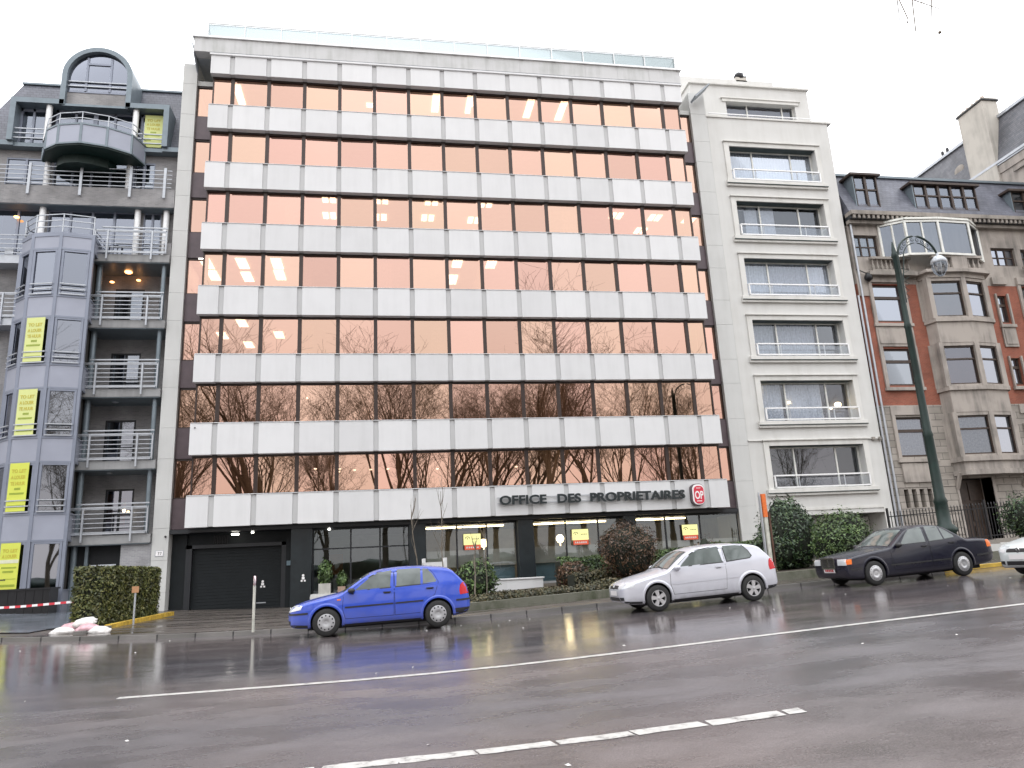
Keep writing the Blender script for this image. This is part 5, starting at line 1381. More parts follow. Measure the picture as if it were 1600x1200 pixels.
# ================================================================ cars
def carpaint(name, col, metal=.0, rough=.28, dirt=.75, coat=.8):
    m, nt, b = new_mat(name); L = nt.links.new
    tc = node(nt, 'ShaderNodeTexCoord'); sp = node(nt, 'ShaderNodeSeparateXYZ'); L(tc.outputs['Object'], sp.inputs[0])
    n = node(nt, 'ShaderNodeTexNoise'); n.inputs['Scale'].default_value = 6; n.inputs['Detail'].default_value = 5; L(tc.outputs['Object'], n.inputs['Vector'])
    mz = node(nt, 'ShaderNodeMapRange'); mz.inputs['From Min'].default_value = .15; mz.inputs['From Max'].default_value = .62; mz.inputs['To Min'].default_value = dirt; mz.inputs['To Max'].default_value = .0
    L(sp.outputs['Z'], mz.inputs['Value'])
    mu = node(nt, 'ShaderNodeMath', operation='MULTIPLY'); L(mz.outputs[0], mu.inputs[0]); L(n.outputs['Fac'], mu.inputs[1])
    mx = node(nt, 'ShaderNodeMix', data_type='RGBA'); L(mu.outputs[0], mx.inputs['Factor'])
    mx.inputs['A'].default_value = (*col, 1); mx.inputs['B'].default_value = (.12, .11, .10, 1); L(mx.outputs['Result'], b.inputs['Base Color'])
    mr = node(nt, 'ShaderNodeMath', operation='ADD'); L(mu.outputs[0], mr.inputs[0]); mr.inputs[1].default_value = rough; L(mr.outputs[0], b.inputs['Roughness'])
    b.inputs['Metallic'].default_value = metal
    b.inputs['Coat Weight'].default_value = coat; b.inputs['Coat Roughness'].default_value = .06
carpaint('paint_blue', (.020, .070, .50), .0, .28)
carpaint('paint_silver', (.58, .59, .65), .3, .32)
carpaint('paint_dark', (.007, .007, .018), .0, .25, .15, .2)
carpaint('paint_white', (.62, .66, .66), .0, .35)
simple('car_glass', (.105, .125, .12), .04, 0, .25, 2.5, spec=.8)
MATS['car_glass'].node_tree.nodes['Principled BSDF'].inputs['IOR'].default_value = 1.55
mirror_glass('car_window', (.50, .56, .54), (.80, .84, .84), .12, .01)
simple('seat_cloth', (.07, .07, .075), .9)
simple('car_trim', (.02, .02, .022), .5)
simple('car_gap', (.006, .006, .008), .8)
simple('tyre_rubber', (.018, .018, .018), .75, 0, .2, 20)
simple('rim_metal', (.46, .46, .47), .35, .5, .08)
simple('rim_plastic', (.36, .36, .37), .5, .1, .1)
simple('headlight_glass', (.62, .64, .66), .08, .2, .05, spec=1.)
simple('indicator_orange', (.75, .16, .02), .2)
simple('tail_red', (.50, .012, .02), .15)
simple('plate_white', (.72, .70, .70), .4, 0, .05)
simple('plate_red', (.45, .03, .04), .4)
simple('chrome', (.6, .6, .6), .12, 1., .05)

def interp(P_, x):
    if x <= P_[0][0]: return P_[0][1]
    for (a, b), (c, d) in zip(P_, P_[1:]):
        if x <= c:
            return b+(d-b)*(x-a)/(c-a)
    return P_[-1][1]
def smooth_interp(P_, x):
    # catmull-rom through the control points
    if x <= P_[0][0]: return P_[0][1]
    if x >= P_[-1][0]: return P_[-1][1]
    for i in range(len(P_)-1):
        if x <= P_[i+1][0]:
            p1, p2 = P_[i], P_[i+1]; h = p2[0]-p1[0]; t = (x-p1[0])/h
            def sl(j):
                a = P_[max(0, j-1)]; b = P_[min(len(P_)-1, j+1)]
                s0 = (P_[j][1]-a[1])/(P_[j][0]-a[0]) if j > 0 else None; s1 = (b[1]-P_[j][1])/(b[0]-P_[j][0]) if j < len(P_)-1 else None
                if s0 is None: return s1
                if s1 is None: return s0
                return 0 if s0*s1 <= 0 else 2*s0*s1/(s0+s1)
            m1, m2 = sl(i)*h, sl(i+1)*h
            return (2*t**3-3*t**2+1)*p1[1]+(t**3-2*t**2+t)*m1+(-2*t**3+3*t**2)*p2[1]+(t**3-t**2)*m2
def car_shell(S):
    L = S['L']; xs = sorted(set([0, .004, .012, .025, .045, .07, .10, .14, .19, .25]+frange(.3, L-.3, .075)+[L-.25, L-.2, L-.15, L-.11, L-.08, L-.05, L-.028, L-.012, L-.004, L]+S.get('xs', [])))
    rings = []
    for x in xs:
        zt = smooth_interp(S['top'], x); zb = smooth_interp(S['bot'], x); hw = smooth_interp(S['plan'], x); belt = interp(S['belt'], x)
        c = min(S['crown'], (zt-zb)*.12); ze = zt-c; r = min(.07, (ze-zb)*.25); zs0 = zb+min(.05, (zt-zb)*.1)
        def w(z):
            u = (z-.18)/(belt-.18)
            if z <= belt: k = 1-.045*max(0, (.42-u)/.42)**2-.022*max(0, (u-.62)/.38)**1.5
            else: k = (1-.022)-(z-belt)*S['tumble']/hw
            return hw*k
        R_ = [(0, zb), (w(zs0)*.6, zb), (w(zs0)-.05 if w(zs0) > .2 else w(zs0)*.8, zb)]
        ns = 16
        for i in range(ns): z = zs0+(ze-r-zs0)*i/(ns-1); R_.append((w(z), z))
        y0 = w(ze-r)
        for k in range(1, 5): a = k*PI/8; R_.append((y0-r+r*math.cos(a), ze-r+r*math.sin(a)))
        ye = y0-r
        for q in (.85, .6, .3, 0.): R_.append((ye*q, ze+c*(1-q*q)))
        rings.append([(x, y, z) for y, z in R_])
    m = MB(); n = len(rings[0]); vs = []
    full = []
    for R_ in rings:
        f = [(x, -y, z) for x, y, z in R_]+[(x, y, z) for x, y, z in R_[-2:0:-1]]
        full.append(f)
    N = len(full[0]); vs = [v for f in full for v in f]; fs = []
    for i in range(len(full)-1):
        for k in range(N): k2 = (k+1) % N; fs.append((i*N+k, i*N+k2, (i+1)*N+k2, (i+1)*N+k))
    m.raw(vs, fs, 0, True); m.raw(full[0], [list(range(N))], 0, True); m.raw(full[-1], [list(range(N))[::-1]], 0, True)
    # weld the caps
    me = bpy.data.meshes.new('body'); me.from_pydata(m.v, [], m.f)
    bm = bmesh.new(); bm.from_mesh(me); bmesh.ops.remove_doubles(bm, verts=bm.verts, dist=1e-5); bmesh.ops.recalc_face_normals(bm, faces=bm.faces)
    for f in bm.faces: f.smooth = True
    bm.to_mesh(me); bvh = BVHTree.FromBMesh(bm); bm.free()
    return me, bvh
def patch(m, bvh, poly, axis, off, mi=0, step=.07, mirror=False, rim=.0):
    """polygon laid onto the body surface: axis 'y' = seen from the side (x,z), 'x-'/'x+' = from front/back (y,z), 'z' = from above (x,y)"""
    bm = bmesh.new(); vs = [bm.verts.new((p[0], p[1], 0)) for p in poly]; bm.faces.new(vs)
    for ax in (0, 1):
        lo = min(p[ax] for p in poly); hi = max(p[ax] for p in poly); k = int((hi-lo)/step)
        for i in range(1, k+1):
            c = lo+(hi-lo)*i/(k+1); co = Vector((c, 0, 0)) if ax == 0 else Vector((0, c, 0)); no = Vector((1, 0, 0)) if ax == 0 else Vector((0, 1, 0))
            bmesh.ops.bisect_plane(bm, geom=bm.verts[:]+bm.edges[:]+bm.faces[:], plane_co=co, plane_no=no)
    bmesh.ops.triangulate(bm, faces=[f for f in bm.faces if len(f.verts) > 4])
    out = []; bm.verts.ensure_lookup_table(); bm.verts.index_update()
    for v in bm.verts:
        a, b = v.co.x, v.co.y
        if axis == 'y': o, d = Vector((a, -3, b)), Vector((0, 1, 0))
        elif axis == 'x-': o, d = Vector((-3, a, b)), Vector((1, 0, 0))
        elif axis == 'x+': o, d = Vector((9, a, b)), Vector((-1, 0, 0))
        else: o, d = Vector((a, b, 4)), Vector((0, 0, -1))
        h = bvh.ray_cast(o, d)
        if h[0] is None:
            h = bvh.find_nearest(o+d*(2.2 if axis == 'y' else 3)); n = h[1]; p = h[0]
        else: p, n = h[0], h[1]
        if n.dot(d) > 0: n = -n
        out.append(p+n*off)
    fs = [[v.index for v in f.verts] for f in bm.faces]; m.raw(out, fs, mi, True)
    be = [e for e in bm.edges if len(e.link_faces) == 1]
    if rim:
        o_ = len(m.v)
        for e in be:
            i, j = e.verts[0].index, e.verts[1].index; dd = Vector((0, rim, 0)) if axis == 'y' else (Vector((rim, 0, 0)) if axis == 'x-' else (Vector((-rim, 0, 0)) if axis == 'x+' else Vector((0, 0, -rim))))
            m.raw([out[i], out[j], out[j]+dd, out[i]+dd], [(0, 1, 2, 3)], mi)
    if mirror:
        mo = [Vector((p.x, -p.y, p.z)) for p in out]; m.raw(mo, [f[::-1] for f in fs], mi, True)
    bm.free()
def grow_poly(P_, d):
    c = (sum(p[0] for p in P_)/len(P_), sum(p[1] for p in P_)/len(P_)); out = []
    n = len(P_)
    area = sum(P_[i][0]*P_[(i+1) % n][1]-P_[(i+1) % n][0]*P_[i][1] for i in range(n)); s = 1 if area > 0 else -1
    for i in range(n):
        a, b, e = Vector(P_[i-1]), Vector(P_[i]), Vector(P_[(i+1) % n])
        n1 = Vector(((b-a).y, -(b-a).x)).normalized()*s; n2 = Vector(((e-b).y, -(e-b).x)).normalized()*s
        nn = (n1+n2); nn = nn.normalized() if nn.length > .01 else n1
        k = 1/max(.45, nn.dot(n1)); out.append((b.x+nn.x*d*k, b.y+nn.y*d*k))
    return out
def wheel(parent, x, y, r, w, style, side):
    m = MB(); s = side
    prof = [(r*.62, -w/2), (r*.9, -w/2-.004), (r*.975, -w*.42), (r, -w*.3), (r, w*.3), (r*.975, w*.42), (r*.9, w/2+.004), (r*.62, w/2)]
    m.lathe(prof, (0, 0, 0), 32, 'y')
    for q in range(3): m.lathe([(r+.002, -w*.2+q*w*.2-.006), (r-.012, -w*.2+q*w*.2), (r+.002, -w*.2+q*w*.2+.006)], (0, 0, 0), 32, 'y')
    wo = m.build('wheel', 'tyre_rubber', parent); wo.location = (x, y, r)
    m = MB(); ro = r*.64; f = s*w*.5
    if style == 'spoke':
        m.lathe([(ro, f*.95), (ro*.93, f*1.04), (ro*.88, f*.9), (ro*.86, f*.2)], (0, 0, 0), 32, 'y', 0)
        m.lathe([(0, f*1.0), (ro*.22, f*1.0), (ro*.28, f*.85)], (0, 0, 0), 20, 'y', 0)
        m.lathe([(0, f*.25), (ro*.9, f*.25)], (0, 0, 0), 24, 'y', 1)
        for k in range(5):
            a = 2*PI*k/5+.3
            for da in (0,):
                c0 = Vector((math.cos(a), 0, math.sin(a))); t0 = Vector((-math.sin(a), 0, math.cos(a)))
                A = c0*ro*.18; B = c0*ro*.92; wa, wb = ro*.17, ro*.27
                P_ = [A-t0*wa, A+t0*wa, B+t0*wb, B-t0*wb]
                top = [p+Vector((0, f*1.0, 0)) for p in P_]; low = [p+Vector((0, f*.6, 0)) for p in P_]
                m.raw(top+low, [(0, 1, 2, 3), (0, 4, 5, 1), (1, 5, 6, 2), (2, 6, 7, 3), (3, 7, 4, 0)], 0)
        mats = ['rim_metal', 'car_gap']
    elif style == 'cover':
        m.lathe([(ro, f*.96), (ro*.95, f*1.06), (ro*.6, f*1.12), (ro*.3, f*1.14), (ro*.28, f*1.05), (ro*.1, f*1.1), (0, f*1.1)], (0, 0, 0), 32, 'y', 0)
        for k in range(11):
            a = 2*PI*k/11; c = (math.cos(a)*ro*.78, math.sin(a)*ro*.78)
            m.lathe([(0, f*1.115), (ro*.095, f*1.112)], (c[0], 0, c[1]), 8, 'y', 1)
        mats = ['rim_plastic', 'car_gap']
    else:
        m.lathe([(ro, f*.96), (ro*.94, f*1.05), (ro*.72, f*1.07), (ro*.70, f*1.13), (ro*.45, f*1.16), (ro*.43, f*1.08), (ro*.22, f*1.12), (0, f*1.14)], (0, 0, 0), 32, 'y', 0)
        for k in range(15):
            a = 2*PI*k/15; c = (math.cos(a)*ro*.82, math.sin(a)*ro*.82); m.lathe([(0, f*1.075), (ro*.05, f*1.072)], (c[0], 0, c[1]), 6, 'y', 1)
        mats = ['rim_metal', 'car_gap']
    rm = m.build('rim', mats, wo)
    wo.rotation_euler = (0, rnd.uniform(0, 2), 0)
    return wo
def build_car(name, label, S, paint, loc, rot, group=None):
    t = thing(name, label, 'car', (0, 0, 0), group=group)
    me, bvh = car_shell(S)
    me.materials.append(MATS[paint]); me.materials.append(MATS['car_gap'])
    body = bpy.data.objects.new('body', me); COL.objects.link(body)
    cut = MB()
    for x in S['wheels']:
        for sgn in (-1, 1):
            a, b = sorted((sgn*1.05, sgn*.56)); R_ = S['arch']
            cut.lathe([(0, a), (R_, a), (R_, b), (0, b)], (x, 0, S['wr']+.01), 40, 'y', 0, False)
    co = cut.build('cutter', 'car_gap')
    bm = bmesh.new(); bm.from_mesh(co.data); bmesh.ops.remove_doubles(bm, verts=bm.verts, dist=1e-5); bmesh.ops.recalc_face_normals(bm, faces=bm.faces); bm.to_mesh(co.data); bm.free()
    md = body.modifiers.new('arch', 'BOOLEAN'); md.object = co; md.operation = 'DIFFERENCE'; md.solver = 'EXACT'; md.material_mode = 'TRANSFER'
    # window openings through the greenhouse are left closed; glass lies flush on the shell
    dg = bpy.context.evaluated_depsgraph_get(); nm = bpy.data.meshes.new_from_object(body.evaluated_get(dg)); body.modifiers.clear(); body.data = nm; nm.name = 'body'
    bpy.data.objects.remove(co); body.parent = t
    # wheel arch lips
    R_ = S['arch']
    for x in S['wheels']:
        for sgn in (-1, 1):
            pr = None; m = MB()
            for i in range(0, 25):
                a = math.radians(-14+208*i/24); px_, pz = x+R_*math.cos(a), S['wr']+.01+R_*math.sin(a)
                h = bvh.ray_cast(Vector((px_, -3, pz)), Vector((0, 1, 0)))
                if h[0] is None or pz < smooth_interp(S['bot'], px_)+.02: pr = None; continue
                p = h[0]; ou = Vector((math.cos(a), 0, math.sin(a))); q = [p+Vector((0, -.012, 0))-ou*.012, p+Vector((0, -.016, 0))+ou*.02, p+Vector((0, 0.001, 0))+ou*.055, p+Vector((0, .05, 0))-ou*.012]
                q = [Vector((v.x, v.y*(1 if sgn < 0 else -1), v.z)) for v in q]
                if pr:
                    for k in range(3): m.raw([pr[k], q[k], q[k+1], pr[k+1]], [(0, 1, 2, 3)], 0, True)
                    m.raw([pr[3], q[3], q[0], pr[0]], [(0, 1, 2, 3)], 0, True)
                pr = q
            m.build('wheel_arch', paint, t)
    # glass, with rubber seals
    for nm_, poly in S['side_glass']:
        for sg in (1, -1):
            m = MB(); patch(m, bvh, grow_poly(poly, .022), 'y', .003, 0); patch(m, bvh, poly, 'y', .006, 1)
            if sg < 0: m.v = [(v[0], -v[1], v[2]) for v in m.v]
            m.build(nm_, ['car_trim', 'car_glass'], t)
    for nm_, poly in S['top_glass']:
        m = MB(); patch(m, bvh, grow_poly(poly, .02), 'z', .003, 0); patch(m, bvh, poly, 'z', .006, 1)
        m.build(nm_, ['car_trim', 'car_glass'], t)
    for poly in S['doors']:
        for sg in (1, -1):
            m = MB(); patch(m, bvh, grow_poly(poly, .009), 'y', .0012, 1, .1); patch(m, bvh, poly, 'y', .004, 0, .1)
            if sg < 0: m.v = [(v[0], -v[1], v[2]) for v in m.v]
            d = m.build('door', [paint, 'car_gap'], t)
            hx, hz = poly[S.get('hidx', 0)] if False else S['handles'][S['doors'].index(poly)]
            h = bvh.ray_cast(Vector((hx, -3, hz)), Vector((0, 1, 0))); yy = h[0].y
            m = MB(); m.box(hx-.085, hx+.085, yy-.028, yy-.004, hz-.014, hz+.016, 0); m.box(hx-.06, hx+.06, yy-.006, yy-.0045, hz-.04, hz-.014, 1)
            if sg < 0: m.v = [(v[0], -v[1], v[2]) for v in m.v]
            m.build('handle', [S.get('handle_mat', paint), 'car_gap'], d, bevel=.004)
    for nm_, ax, poly, mt, off, mir in S['patches']:
        for sg in ((1, -1) if mir else (1,)):
            m = MB(); patch(m, bvh, poly, ax, off, 0, .05, False)
            if sg < 0: m.v = [(v[0], -v[1], v[2]) for v in m.v]
            m.build(nm_, mt, t)
    # mirrors
    for sg in (-1, 1):
        mx_, mz = S['mirror']; h = bvh.ray_cast(Vector((mx_, -3, mz)), Vector((0, 1, 0))); y = h[0].y
        m = MB(); m.blob((mx_, (y-.10), mz+.02), (.085, .10, .062), 1, 2, .03); m.bar((mx_+.02, y-.05, mz-.02), (mx_+.03, y+.03, mz-.05), .05)
        if sg > 0: m.v = [(v[0], -v[1], v[2]) for v in m.v]
        m.build('wing_mirror', S.get('mirror_mat', paint), t)
    for x in S['wheels']:
        for sgn in (-1, 1):
            wheel(t, x, sgn*(S['track']-.1), S['wr'], .2, S['rim_style'], sgn)
    if 'extra' in S: S['extra'](t, bvh, paint)
    # dark underbody
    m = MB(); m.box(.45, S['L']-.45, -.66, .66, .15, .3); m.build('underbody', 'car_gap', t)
    t.location = loc; t.rotation_euler = rot
    return t
def slope(x): return (g(x+1.2)-g(x-1.2))/2.4

golf = dict(L=4.15, crown=.045, tumble=.30, track=.868, wr=.305, arch=.36, wheels=(.86, 3.37), mirror=(1.42, .945),
    top=[(0, .54), (.02, .63), (.07, .68), (.16, .725), (.35, .785), (.6, .84), (.9, .895), (1.12, .935), (1.22, .975), (1.5, 1.16), (1.78, 1.325), (1.95, 1.385), (2.2, 1.425), (2.6, 1.443), (3.0, 1.435), (3.35, 1.405), (3.62, 1.36), (3.72, 1.325), (3.85, 1.20), (3.98, 1.06), (4.06, .965), (4.09, .90), (4.11, .72), (4.135, .66), (4.15, .55)],
    bot=[(0, .40), (.03, .31), (.09, .24), (.3, .205), (.9, .19), (3.2, .20), (3.8, .24), (4.05, .29), (4.12, .36), (4.15, .46)],
    plan=[(0, .40), (.03, .52), (.08, .62), (.18, .72), (.35, .80), (.6, .845), (1.0, .864), (2.2, .868), (3.4, .862), (3.8, .835), (4.0, .80), (4.08, .765), (4.13, .70), (4.15, .60)],
    belt=[(0, .70), (.9, .86), (1.3, .905), (3.5, .965), (4.15, .97)], xs=[1.12, 1.17, 1.22, 1.27, 3.66, 3.70, 3.74, 3.78, 4.03, 4.06])
def gl_front(x): return x
front_common = [
    ('headlight', 'y', [(.045, .575), (.30, .62), (.34, .70), (.26, .725), (.13, .70), (.05, .655)], 'headlight_glass', .006, True),
    ('headlight', 'x-', [(-.62, .575), (-.36, .56), (-.36, .655), (-.60, .665)], 'headlight_glass', .006, True),
    ('grille', 'x-', [(-.33, .575), (.33, .575), (.33, .655), (-.33, .655)], 'car_trim', .005, False),
    ('air_intake', 'x-', [(-.40, .29), (.40, .29), (.36, .38), (-.36, .38)], 'car_trim', .006, False),
    ('fog_light_grille', 'x-', [(-.60, .31), (-.44, .30), (-.42, .38), (-.59, .38)], 'car_trim', .006, True),
    ('number_plate', 'x-', [(-.26, .42), (.26, .42), (.26, .53), (-.26, .53)], 'plate_white', .012, False),
    ('windscreen_wiper', 'z', [(1.17, -.55), (1.19, -.55), (1.30, .1), (1.28, .1)], 'car_trim', .02, False),
    ('tail_light', 'y', [(3.90, .70), (4.10, .72), (4.07, .95), (4.0, 1.0), (3.915, .93), (3.885, .80)], 'tail_red', .006, True),
    ('tail_light', 'x+', [(-.76, .72), (-.56, .72), (-.56, .92), (-.74, .95)], 'tail_red', .006, True),
    ('sill_shadow', 'y', [(1.22, .19), (3.0, .20), (3.0, .245), (1.22, .24)], 'car_trim', .004, True)]
def golf_logo(t, bvh, paint):
    h = bvh.ray_cast(Vector((-3, 0, .62)), Vector((1, 0, 0))); m = MB(); x = h[0].x-.012
    m.lathe([(.045, 0), (.058, -.004), (.06, .006)], (x, 0, .618), 20, 'x'); m.bar((x-.002, -.028, .645), (x-.002, 0, .59), .009); m.bar((x-.002, .028, .645), (x-.002, 0, .59), .009)
    m.build('badge', 'chrome', t)
blue = dict(golf); blue.update(rim_style='cover', handle_mat='car_trim', mirror_mat='car_trim',
    side_glass=[('front_side_window', [(1.50, .965), (1.62, 1.065), (1.86, 1.245), (2.03, 1.325), (2.33, 1.365), (2.29, .985)]),
                ('rear_side_window', [(2.43, .99), (2.46, 1.372), (2.80, 1.375), (3.0, 1.365), (2.99, 1.01)]),
                ('quarter_window', [(3.045, 1.012), (3.05, 1.36), (3.16, 1.34), (3.27, 1.22), (3.36, 1.06), (3.34, 1.03)])],
    top_glass=[('windscreen', [(1.24, -.70), (1.24, .70), (1.80, .60), (1.80, -.60)]), ('rear_window', [(3.74, -.55), (3.74, .55), (3.96, .64), (3.96, -.64)])],
    doors=[[(1.28, .36), (2.36, .36), (2.37, .80), (2.375, 1.40), (2.0, 1.365), (1.8, 1.26), (1.42, .97), (1.25, .90), (1.22, .60)],
           [(2.395, .36), (2.98, .37), (3.05, .56), (3.16, .66), (3.30, .74), (3.40, 1.02), (3.31, 1.20), (3.17, 1.38), (2.9, 1.40), (2.40, 1.405)]],
    handles=[(2.22, .875), (3.20, .90)],
    patches=front_common+[
    ('side_strip', 'y', [(1.27, .585), (2.355, .60), (2.355, .635), (1.27, .62)], 'car_trim', .014, True), ('side_strip', 'y', [(2.405, .60), (3.03, .61), (3.05, .645), (2.405, .635)], 'car_trim', .014, True),
    ('bumper_strip', 'y', [(.04, .50), (.46, .51), (.46, .55), (.04, .54)], 'car_trim', .012, True), ('bumper_strip', 'y', [(3.80, .56), (4.12, .57), (4.12, .61), (3.80, .60)], 'car_trim', .012, True),
    ('bumper_strip', 'x-', [(-.55, .54), (.55, .54), (.55, .565), (-.55, .565)], 'car_trim', .012, False),
    ('side_indicator', 'y', [(1.10, .765), (1.18, .77), (1.18, .80), (1.10, .795)], 'indicator_orange', .008, True),
    ('rear_skirt', 'y', [(3.78, .26), (4.10, .30), (4.12, .41), (3.75, .40)], 'car_trim', .006, True), ('front_lip', 'y', [(.10, .235), (.50, .215), (.50, .27), (.06, .30)], 'car_trim', .006, True)], extra=golf_logo)
silver = dict(golf); silver.update(rim_style='spoke',
    side_glass=[('front_side_window', [(1.52, .975), (1.62, 1.06), (1.86, 1.24), (2.03, 1.315), (2.62, 1.37), (2.66, .995)]),
                ('rear_side_window', [(2.78, 1.0), (2.76, 1.37), (3.10, 1.36), (3.28, 1.33), (3.40, 1.20), (3.46, 1.08), (3.40, 1.035)])],
    top_glass=blue['top_glass'],
    doors=[[(1.28, .36), (2.66, .36), (2.71, .70), (2.72, 1.40), (2.0, 1.365), (1.8, 1.26), (1.42, .97), (1.25, .90), (1.22, .60)]],
    handles=[(2.52, .885)],
    patches=front_common+[('side_strip', 'y', [(1.27, .585), (2.69, .60), (2.69, .63), (1.27, .615)], 'paint_silver', .014, True), ('side_strip', 'y', [(2.74, .60), (3.02, .605), (3.04, .635), (2.74, .63)], 'paint_silver', .014, True),
    ('front_lip', 'y', [(.10, .235), (.50, .215), (.50, .26), (.06, .29)], 'car_trim', .006, True), ('rear_skirt', 'y', [(3.78, .25), (4.08, .29), (4.10, .34), (3.75, .33)], 'car_trim', .006, True)], extra=golf_logo)
x0 = 7.74-.895; sl = slope(9)
build_car('parked_car', 'bright blue five-door hatchback parked at the kerb by the driveway', blue, 'paint_blue', (x0, -15.2+.868, g(7.8)), (0, -math.atan(.018), math.radians(1.0)), 'cars parked along the kerb').scale = (1.04, 1.0, 1.025)
sl = slope(17.2); a = math.atan(.043)
build_car('parked_car', 'silver three-door hatchback parked in front of the planting bed', silver, 'paint_silver', (15.30-.80, -16.95+.868, g(15.3)-.80*.043), (0, -a, math.radians(-1)), 'cars parked along the kerb').scale = (.93, .96, .96)
# dark saloon
sal = dict(L=4.74, crown=.045, tumble=.33, track=.87, wr=.31, arch=.365, wheels=(.80, 3.60), mirror=(1.62, .93), rim_style='disc', handle_mat='car_trim', mirror_mat='car_trim',
    top=[(0, .60), (.015, .74), (.05, .765), (.2, .80), (.6, .86), (1.0, .905), (1.3, .93), (1.42, .955), (1.6, 1.06), (1.9, 1.25), (2.08, 1.345), (2.25, 1.39), (2.6, 1.42), (2.9, 1.418), (3.15, 1.385), (3.32, 1.325), (3.6, 1.15), (3.82, 1.01), (3.92, .975), (4.2, .965), (4.55, .94), (4.66, .92), (4.70, .85), (4.72, .62), (4.74, .52)],
    bot=[(0, .44), (.03, .34), (.1, .24), (.3, .20), (.9, .19), (3.6, .20), (4.2, .25), (4.6, .30), (4.72, .40), (4.74, .46)],
    plan=[(0, .66), (.02, .74), (.06, .79), (.15, .825), (.4, .85), (1.0, .868), (2.4, .87), (3.6, .862), (4.3, .83), (4.6, .80), (4.70, .77), (4.74, .72)],
    belt=[(0, .74), (1.4, .90), (3.6, .945), (4.74, .93)], xs=[1.38, 1.42, 1.47, 3.28, 3.32, 3.36, 3.84, 3.88, 4.62],
    side_glass=[('front_side_window', [(1.75, .955), (1.86, 1.06), (2.04, 1.225), (2.18, 1.31), (2.58, 1.355), (2.56, .965)]),
                ('rear_side_window', [(2.68, .97), (2.70, 1.355), (3.0, 1.345), (3.10, 1.325), (3.14, .985)]), ('quarter_window', [(3.185, .99), (3.15, 1.30), (3.26, 1.245), (3.50, 1.06), (3.50, 1.01)])],
    top_glass=[('windscreen', [(1.46, -.68), (1.46, .68), (2.08, .55), (2.08, -.55)]), ('rear_window', [(3.34, -.52), (3.34, .52), (3.78, .62), (3.78, -.62)])],
    doors=[[(1.42, .34), (2.60, .34), (2.62, .9), (2.63, 1.385), (2.25, 1.355), (2.1, 1.30), (1.66, .95), (1.40, .90), (1.38, .6)],
           [(2.65, .34), (3.22, .35), (3.29, .55), (3.42, .66), (3.55, .76), (3.55, 1.02), (3.2, 1.31), (3.05, 1.375), (2.66, 1.39)]],
    handles=[(2.47, .86), (3.36, .88)],
    patches=[('headlight', 'x-', [(-.76, .565), (-.40, .565), (-.40, .715), (-.74, .72)], 'headlight_glass', .006, True),
    ('indicator', 'y', [(.03, .58), (.15, .585), (.17, .71), (.03, .705)], 'indicator_orange', .006, True),
    ('grille', 'x-', [(-.27, .50), (.27, .50), (.27, .735), (-.27, .735)], 'car_trim', .012, False),
    ('number_plate', 'x-', [(-.26, .385), (.26, .385), (.26, .49), (-.26, .49)], 'plate_white', .03, False),
    ('side_strip', 'y', [(.10, .43), (.46, .44), (.46, .49), (.08, .48)], 'car_trim', .012, True), ('side_strip', 'y', [(1.30, .45), (2.60, .45), (2.60, .49), (1.30, .49)], 'car_trim', .012, True), ('side_strip', 'y', [(2.65, .45), (3.22, .45), (3.22, .49), (2.65, .49)], 'car_trim', .012, True), ('side_strip', 'y', [(4.10, .47), (4.70, .49), (4.70, .54), (4.10, .52)], 'car_trim', .012, True),
    ('tail_light', 'y', [(4.52, .68), (4.69, .68), (4.68, .86), (4.52, .86)], 'indicator_orange', .006, True), ('tail_light', 'x+', [(-.76, .66), (-.42, .66), (-.42, .86), (-.74, .86)], 'tail_red', .006, True)])
def sal_extra(t, bvh, paint):
    m = MB(); h = bvh.ray_cast(Vector((-3, 0, .62)), Vector((1, 0, 0))); x = h[0].x-.03
    for p, q in (((-.29, .49), (.29, .49)), ((-.29, .745), (.29, .745)), ((-.29, .49), (-.29, .745)), ((.29, .49), (.29, .745)), ((0, .49), (0, .745))): m.bar((x, p[0], p[1]), (x, q[0], q[1]), .035)
    for z in (.54, .59, .64, .69): m.bar((x+.005, -.27, z), (x+.005, .27, z), .01)
    m.bar((x+.03, 0, .76), (x+.03, 0, .83), .01); m.build('grille_surround', 'chrome', t)
    m = MB()
    for k in range(5): m.box(x-.012, x-.008, -.2+k*.08, -.15+k*.08, .41, .465)
    m.build('plate_print', 'plate_red', t)
sal['extra'] = sal_extra
build_car('parked_car', 'dark navy saloon with orange indicators parked below the green street lamp', sal, 'paint_dark', (21.2-.72, -16.5+.87, g(21.2)-.72*.043), (0, -a, math.radians(0)), 'cars parked along the kerb').scale = (.90, .94, .97)
# white car driving in from the right
wc = dict(silver); wc.update(rim_style='cover')
build_car('moving_car', 'white car entering at the right edge of the road with only its nose in view', wc, 'paint_white', (23.2, -19.6+.87, g(23.2)), (0, -a, math.radians(-1)))

# ================================================================ camera, sky, light
cam = bpy.data.cameras.new('camera'); co = bpy.data.objects.new('camera', cam); COL.objects.link(co)
cam.sensor_fit = 'HORIZONTAL'; cam.sensor_width = 36; cam.lens = 36*1146.363/1600; cam.clip_start = .05; cam.clip_end = 2000
pt, rl, yw = .241884, -.050381, -.178875
co.matrix_world = Matrix.Translation((5.198824*1.75, -19.198702*1.75, -1.22*1.75+3.55)) @ (Matrix.Rotation(yw, 4, 'Z') @ Matrix.Rotation(PI/2+pt, 4, 'X') @ Matrix.Rotation(rl, 4, 'Z'))
scn.camera = co
w = bpy.data.worlds.new('World'); scn.world = w; w.use_nodes = True; nt = w.node_tree; L = nt.links.new
bg = nt.nodes['Background']
sky = nt.nodes.new('ShaderNodeTexSky'); sky.sky_type = 'NISHITA'; sky.sun_disc = False; sky.sun_elevation = math.radians(68); sky.sun_rotation = math.radians(200); sky.air_density = 1.6; sky.dust_density = 4
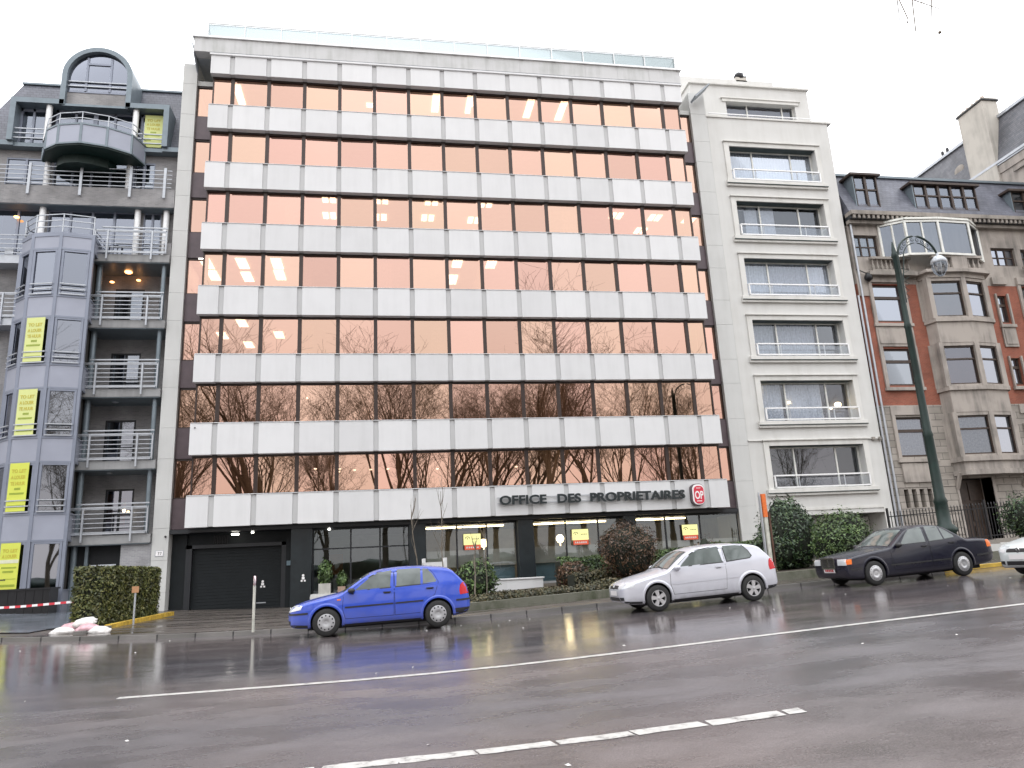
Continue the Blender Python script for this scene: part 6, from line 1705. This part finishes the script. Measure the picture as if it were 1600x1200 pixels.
hs = nt.nodes.new('ShaderNodeHueSaturation'); hs.inputs['Saturation'].default_value = .10; L(sky.outputs[0], hs.inputs['Color'])
# overcast veil: brighter overhead than at the horizon, with soft cloud mottling
tc = nt.nodes.new('ShaderNodeTexCoord'); sp = nt.nodes.new('ShaderNodeSeparateXYZ'); L(tc.outputs['Generated'], sp.inputs[0])
mr = nt.nodes.new('ShaderNodeMapRange'); mr.inputs['From Min'].default_value = 0; mr.inputs['From Max'].default_value = .9; mr.inputs['To Min'].default_value = 16; mr.inputs['To Max'].default_value = 29
L(sp.outputs['Z'], mr.inputs['Value'])
n = nt.nodes.new('ShaderNodeTexNoise'); n.inputs['Scale'].default_value = 2.2; n.inputs['Detail'].default_value = 4; L(tc.outputs['Generated'], n.inputs['Vector'])
m2 = nt.nodes.new('ShaderNodeMapRange'); m2.inputs['To Min'].default_value = .84; m2.inputs['To Max'].default_value = 1.16; L(n.outputs['Fac'], m2.inputs['Value'])
mu = nt.nodes.new('ShaderNodeMath'); mu.operation = 'MULTIPLY'; L(mr.outputs[0], mu.inputs[0]); L(m2.outputs[0], mu.inputs[1])
cb = nt.nodes.new('ShaderNodeMix'); cb.data_type = 'RGBA'; cb.blend_type = 'MULTIPLY'; cb.inputs['Factor'].default_value = 1; L(mu.outputs[0], cb.inputs['B'])
tr = nt.nodes.new('ShaderNodeValToRGB'); tr.color_ramp.elements[0].position = .10; tr.color_ramp.elements[0].color = (1, .92, .88, 1); tr.color_ramp.elements[1].position = .36; tr.color_ramp.elements[1].color = (.965, .98, 1.01, 1); L(sp.outputs['Z'], tr.inputs['Fac']); L(tr.outputs['Color'], cb.inputs['A'])
mx = nt.nodes.new('ShaderNodeMix'); mx.data_type = 'RGBA'; mx.inputs['Factor'].default_value = .95; L(hs.outputs[0], mx.inputs['A']); L(cb.outputs['Result'], mx.inputs['B'])
L(mx.outputs['Result'], bg.inputs['Color']); bg.inputs['Strength'].default_value = .108
sun = bpy.data.lights.new('sun', 'SUN'); sun.energy = .5; sun.angle = math.radians(30); sun.color = (1, .97, .93); so = bpy.data.objects.new('sun', sun); COL.objects.link(so)
so.rotation_euler = (math.radians(22), 0, math.radians(-20))
scn.view_settings.view_transform = 'Standard'; scn.view_settings.look = 'None'; scn.view_settings.exposure = 0
scn.cycles.max_bounces = 8; scn.cycles.transparent_max_bounces = 12; scn.cycles.glossy_bounces = 4; scn.cycles.diffuse_bounces = 3
scn.cycles.use_denoising = True
scn.cycles.sample_clamp_indirect = 6
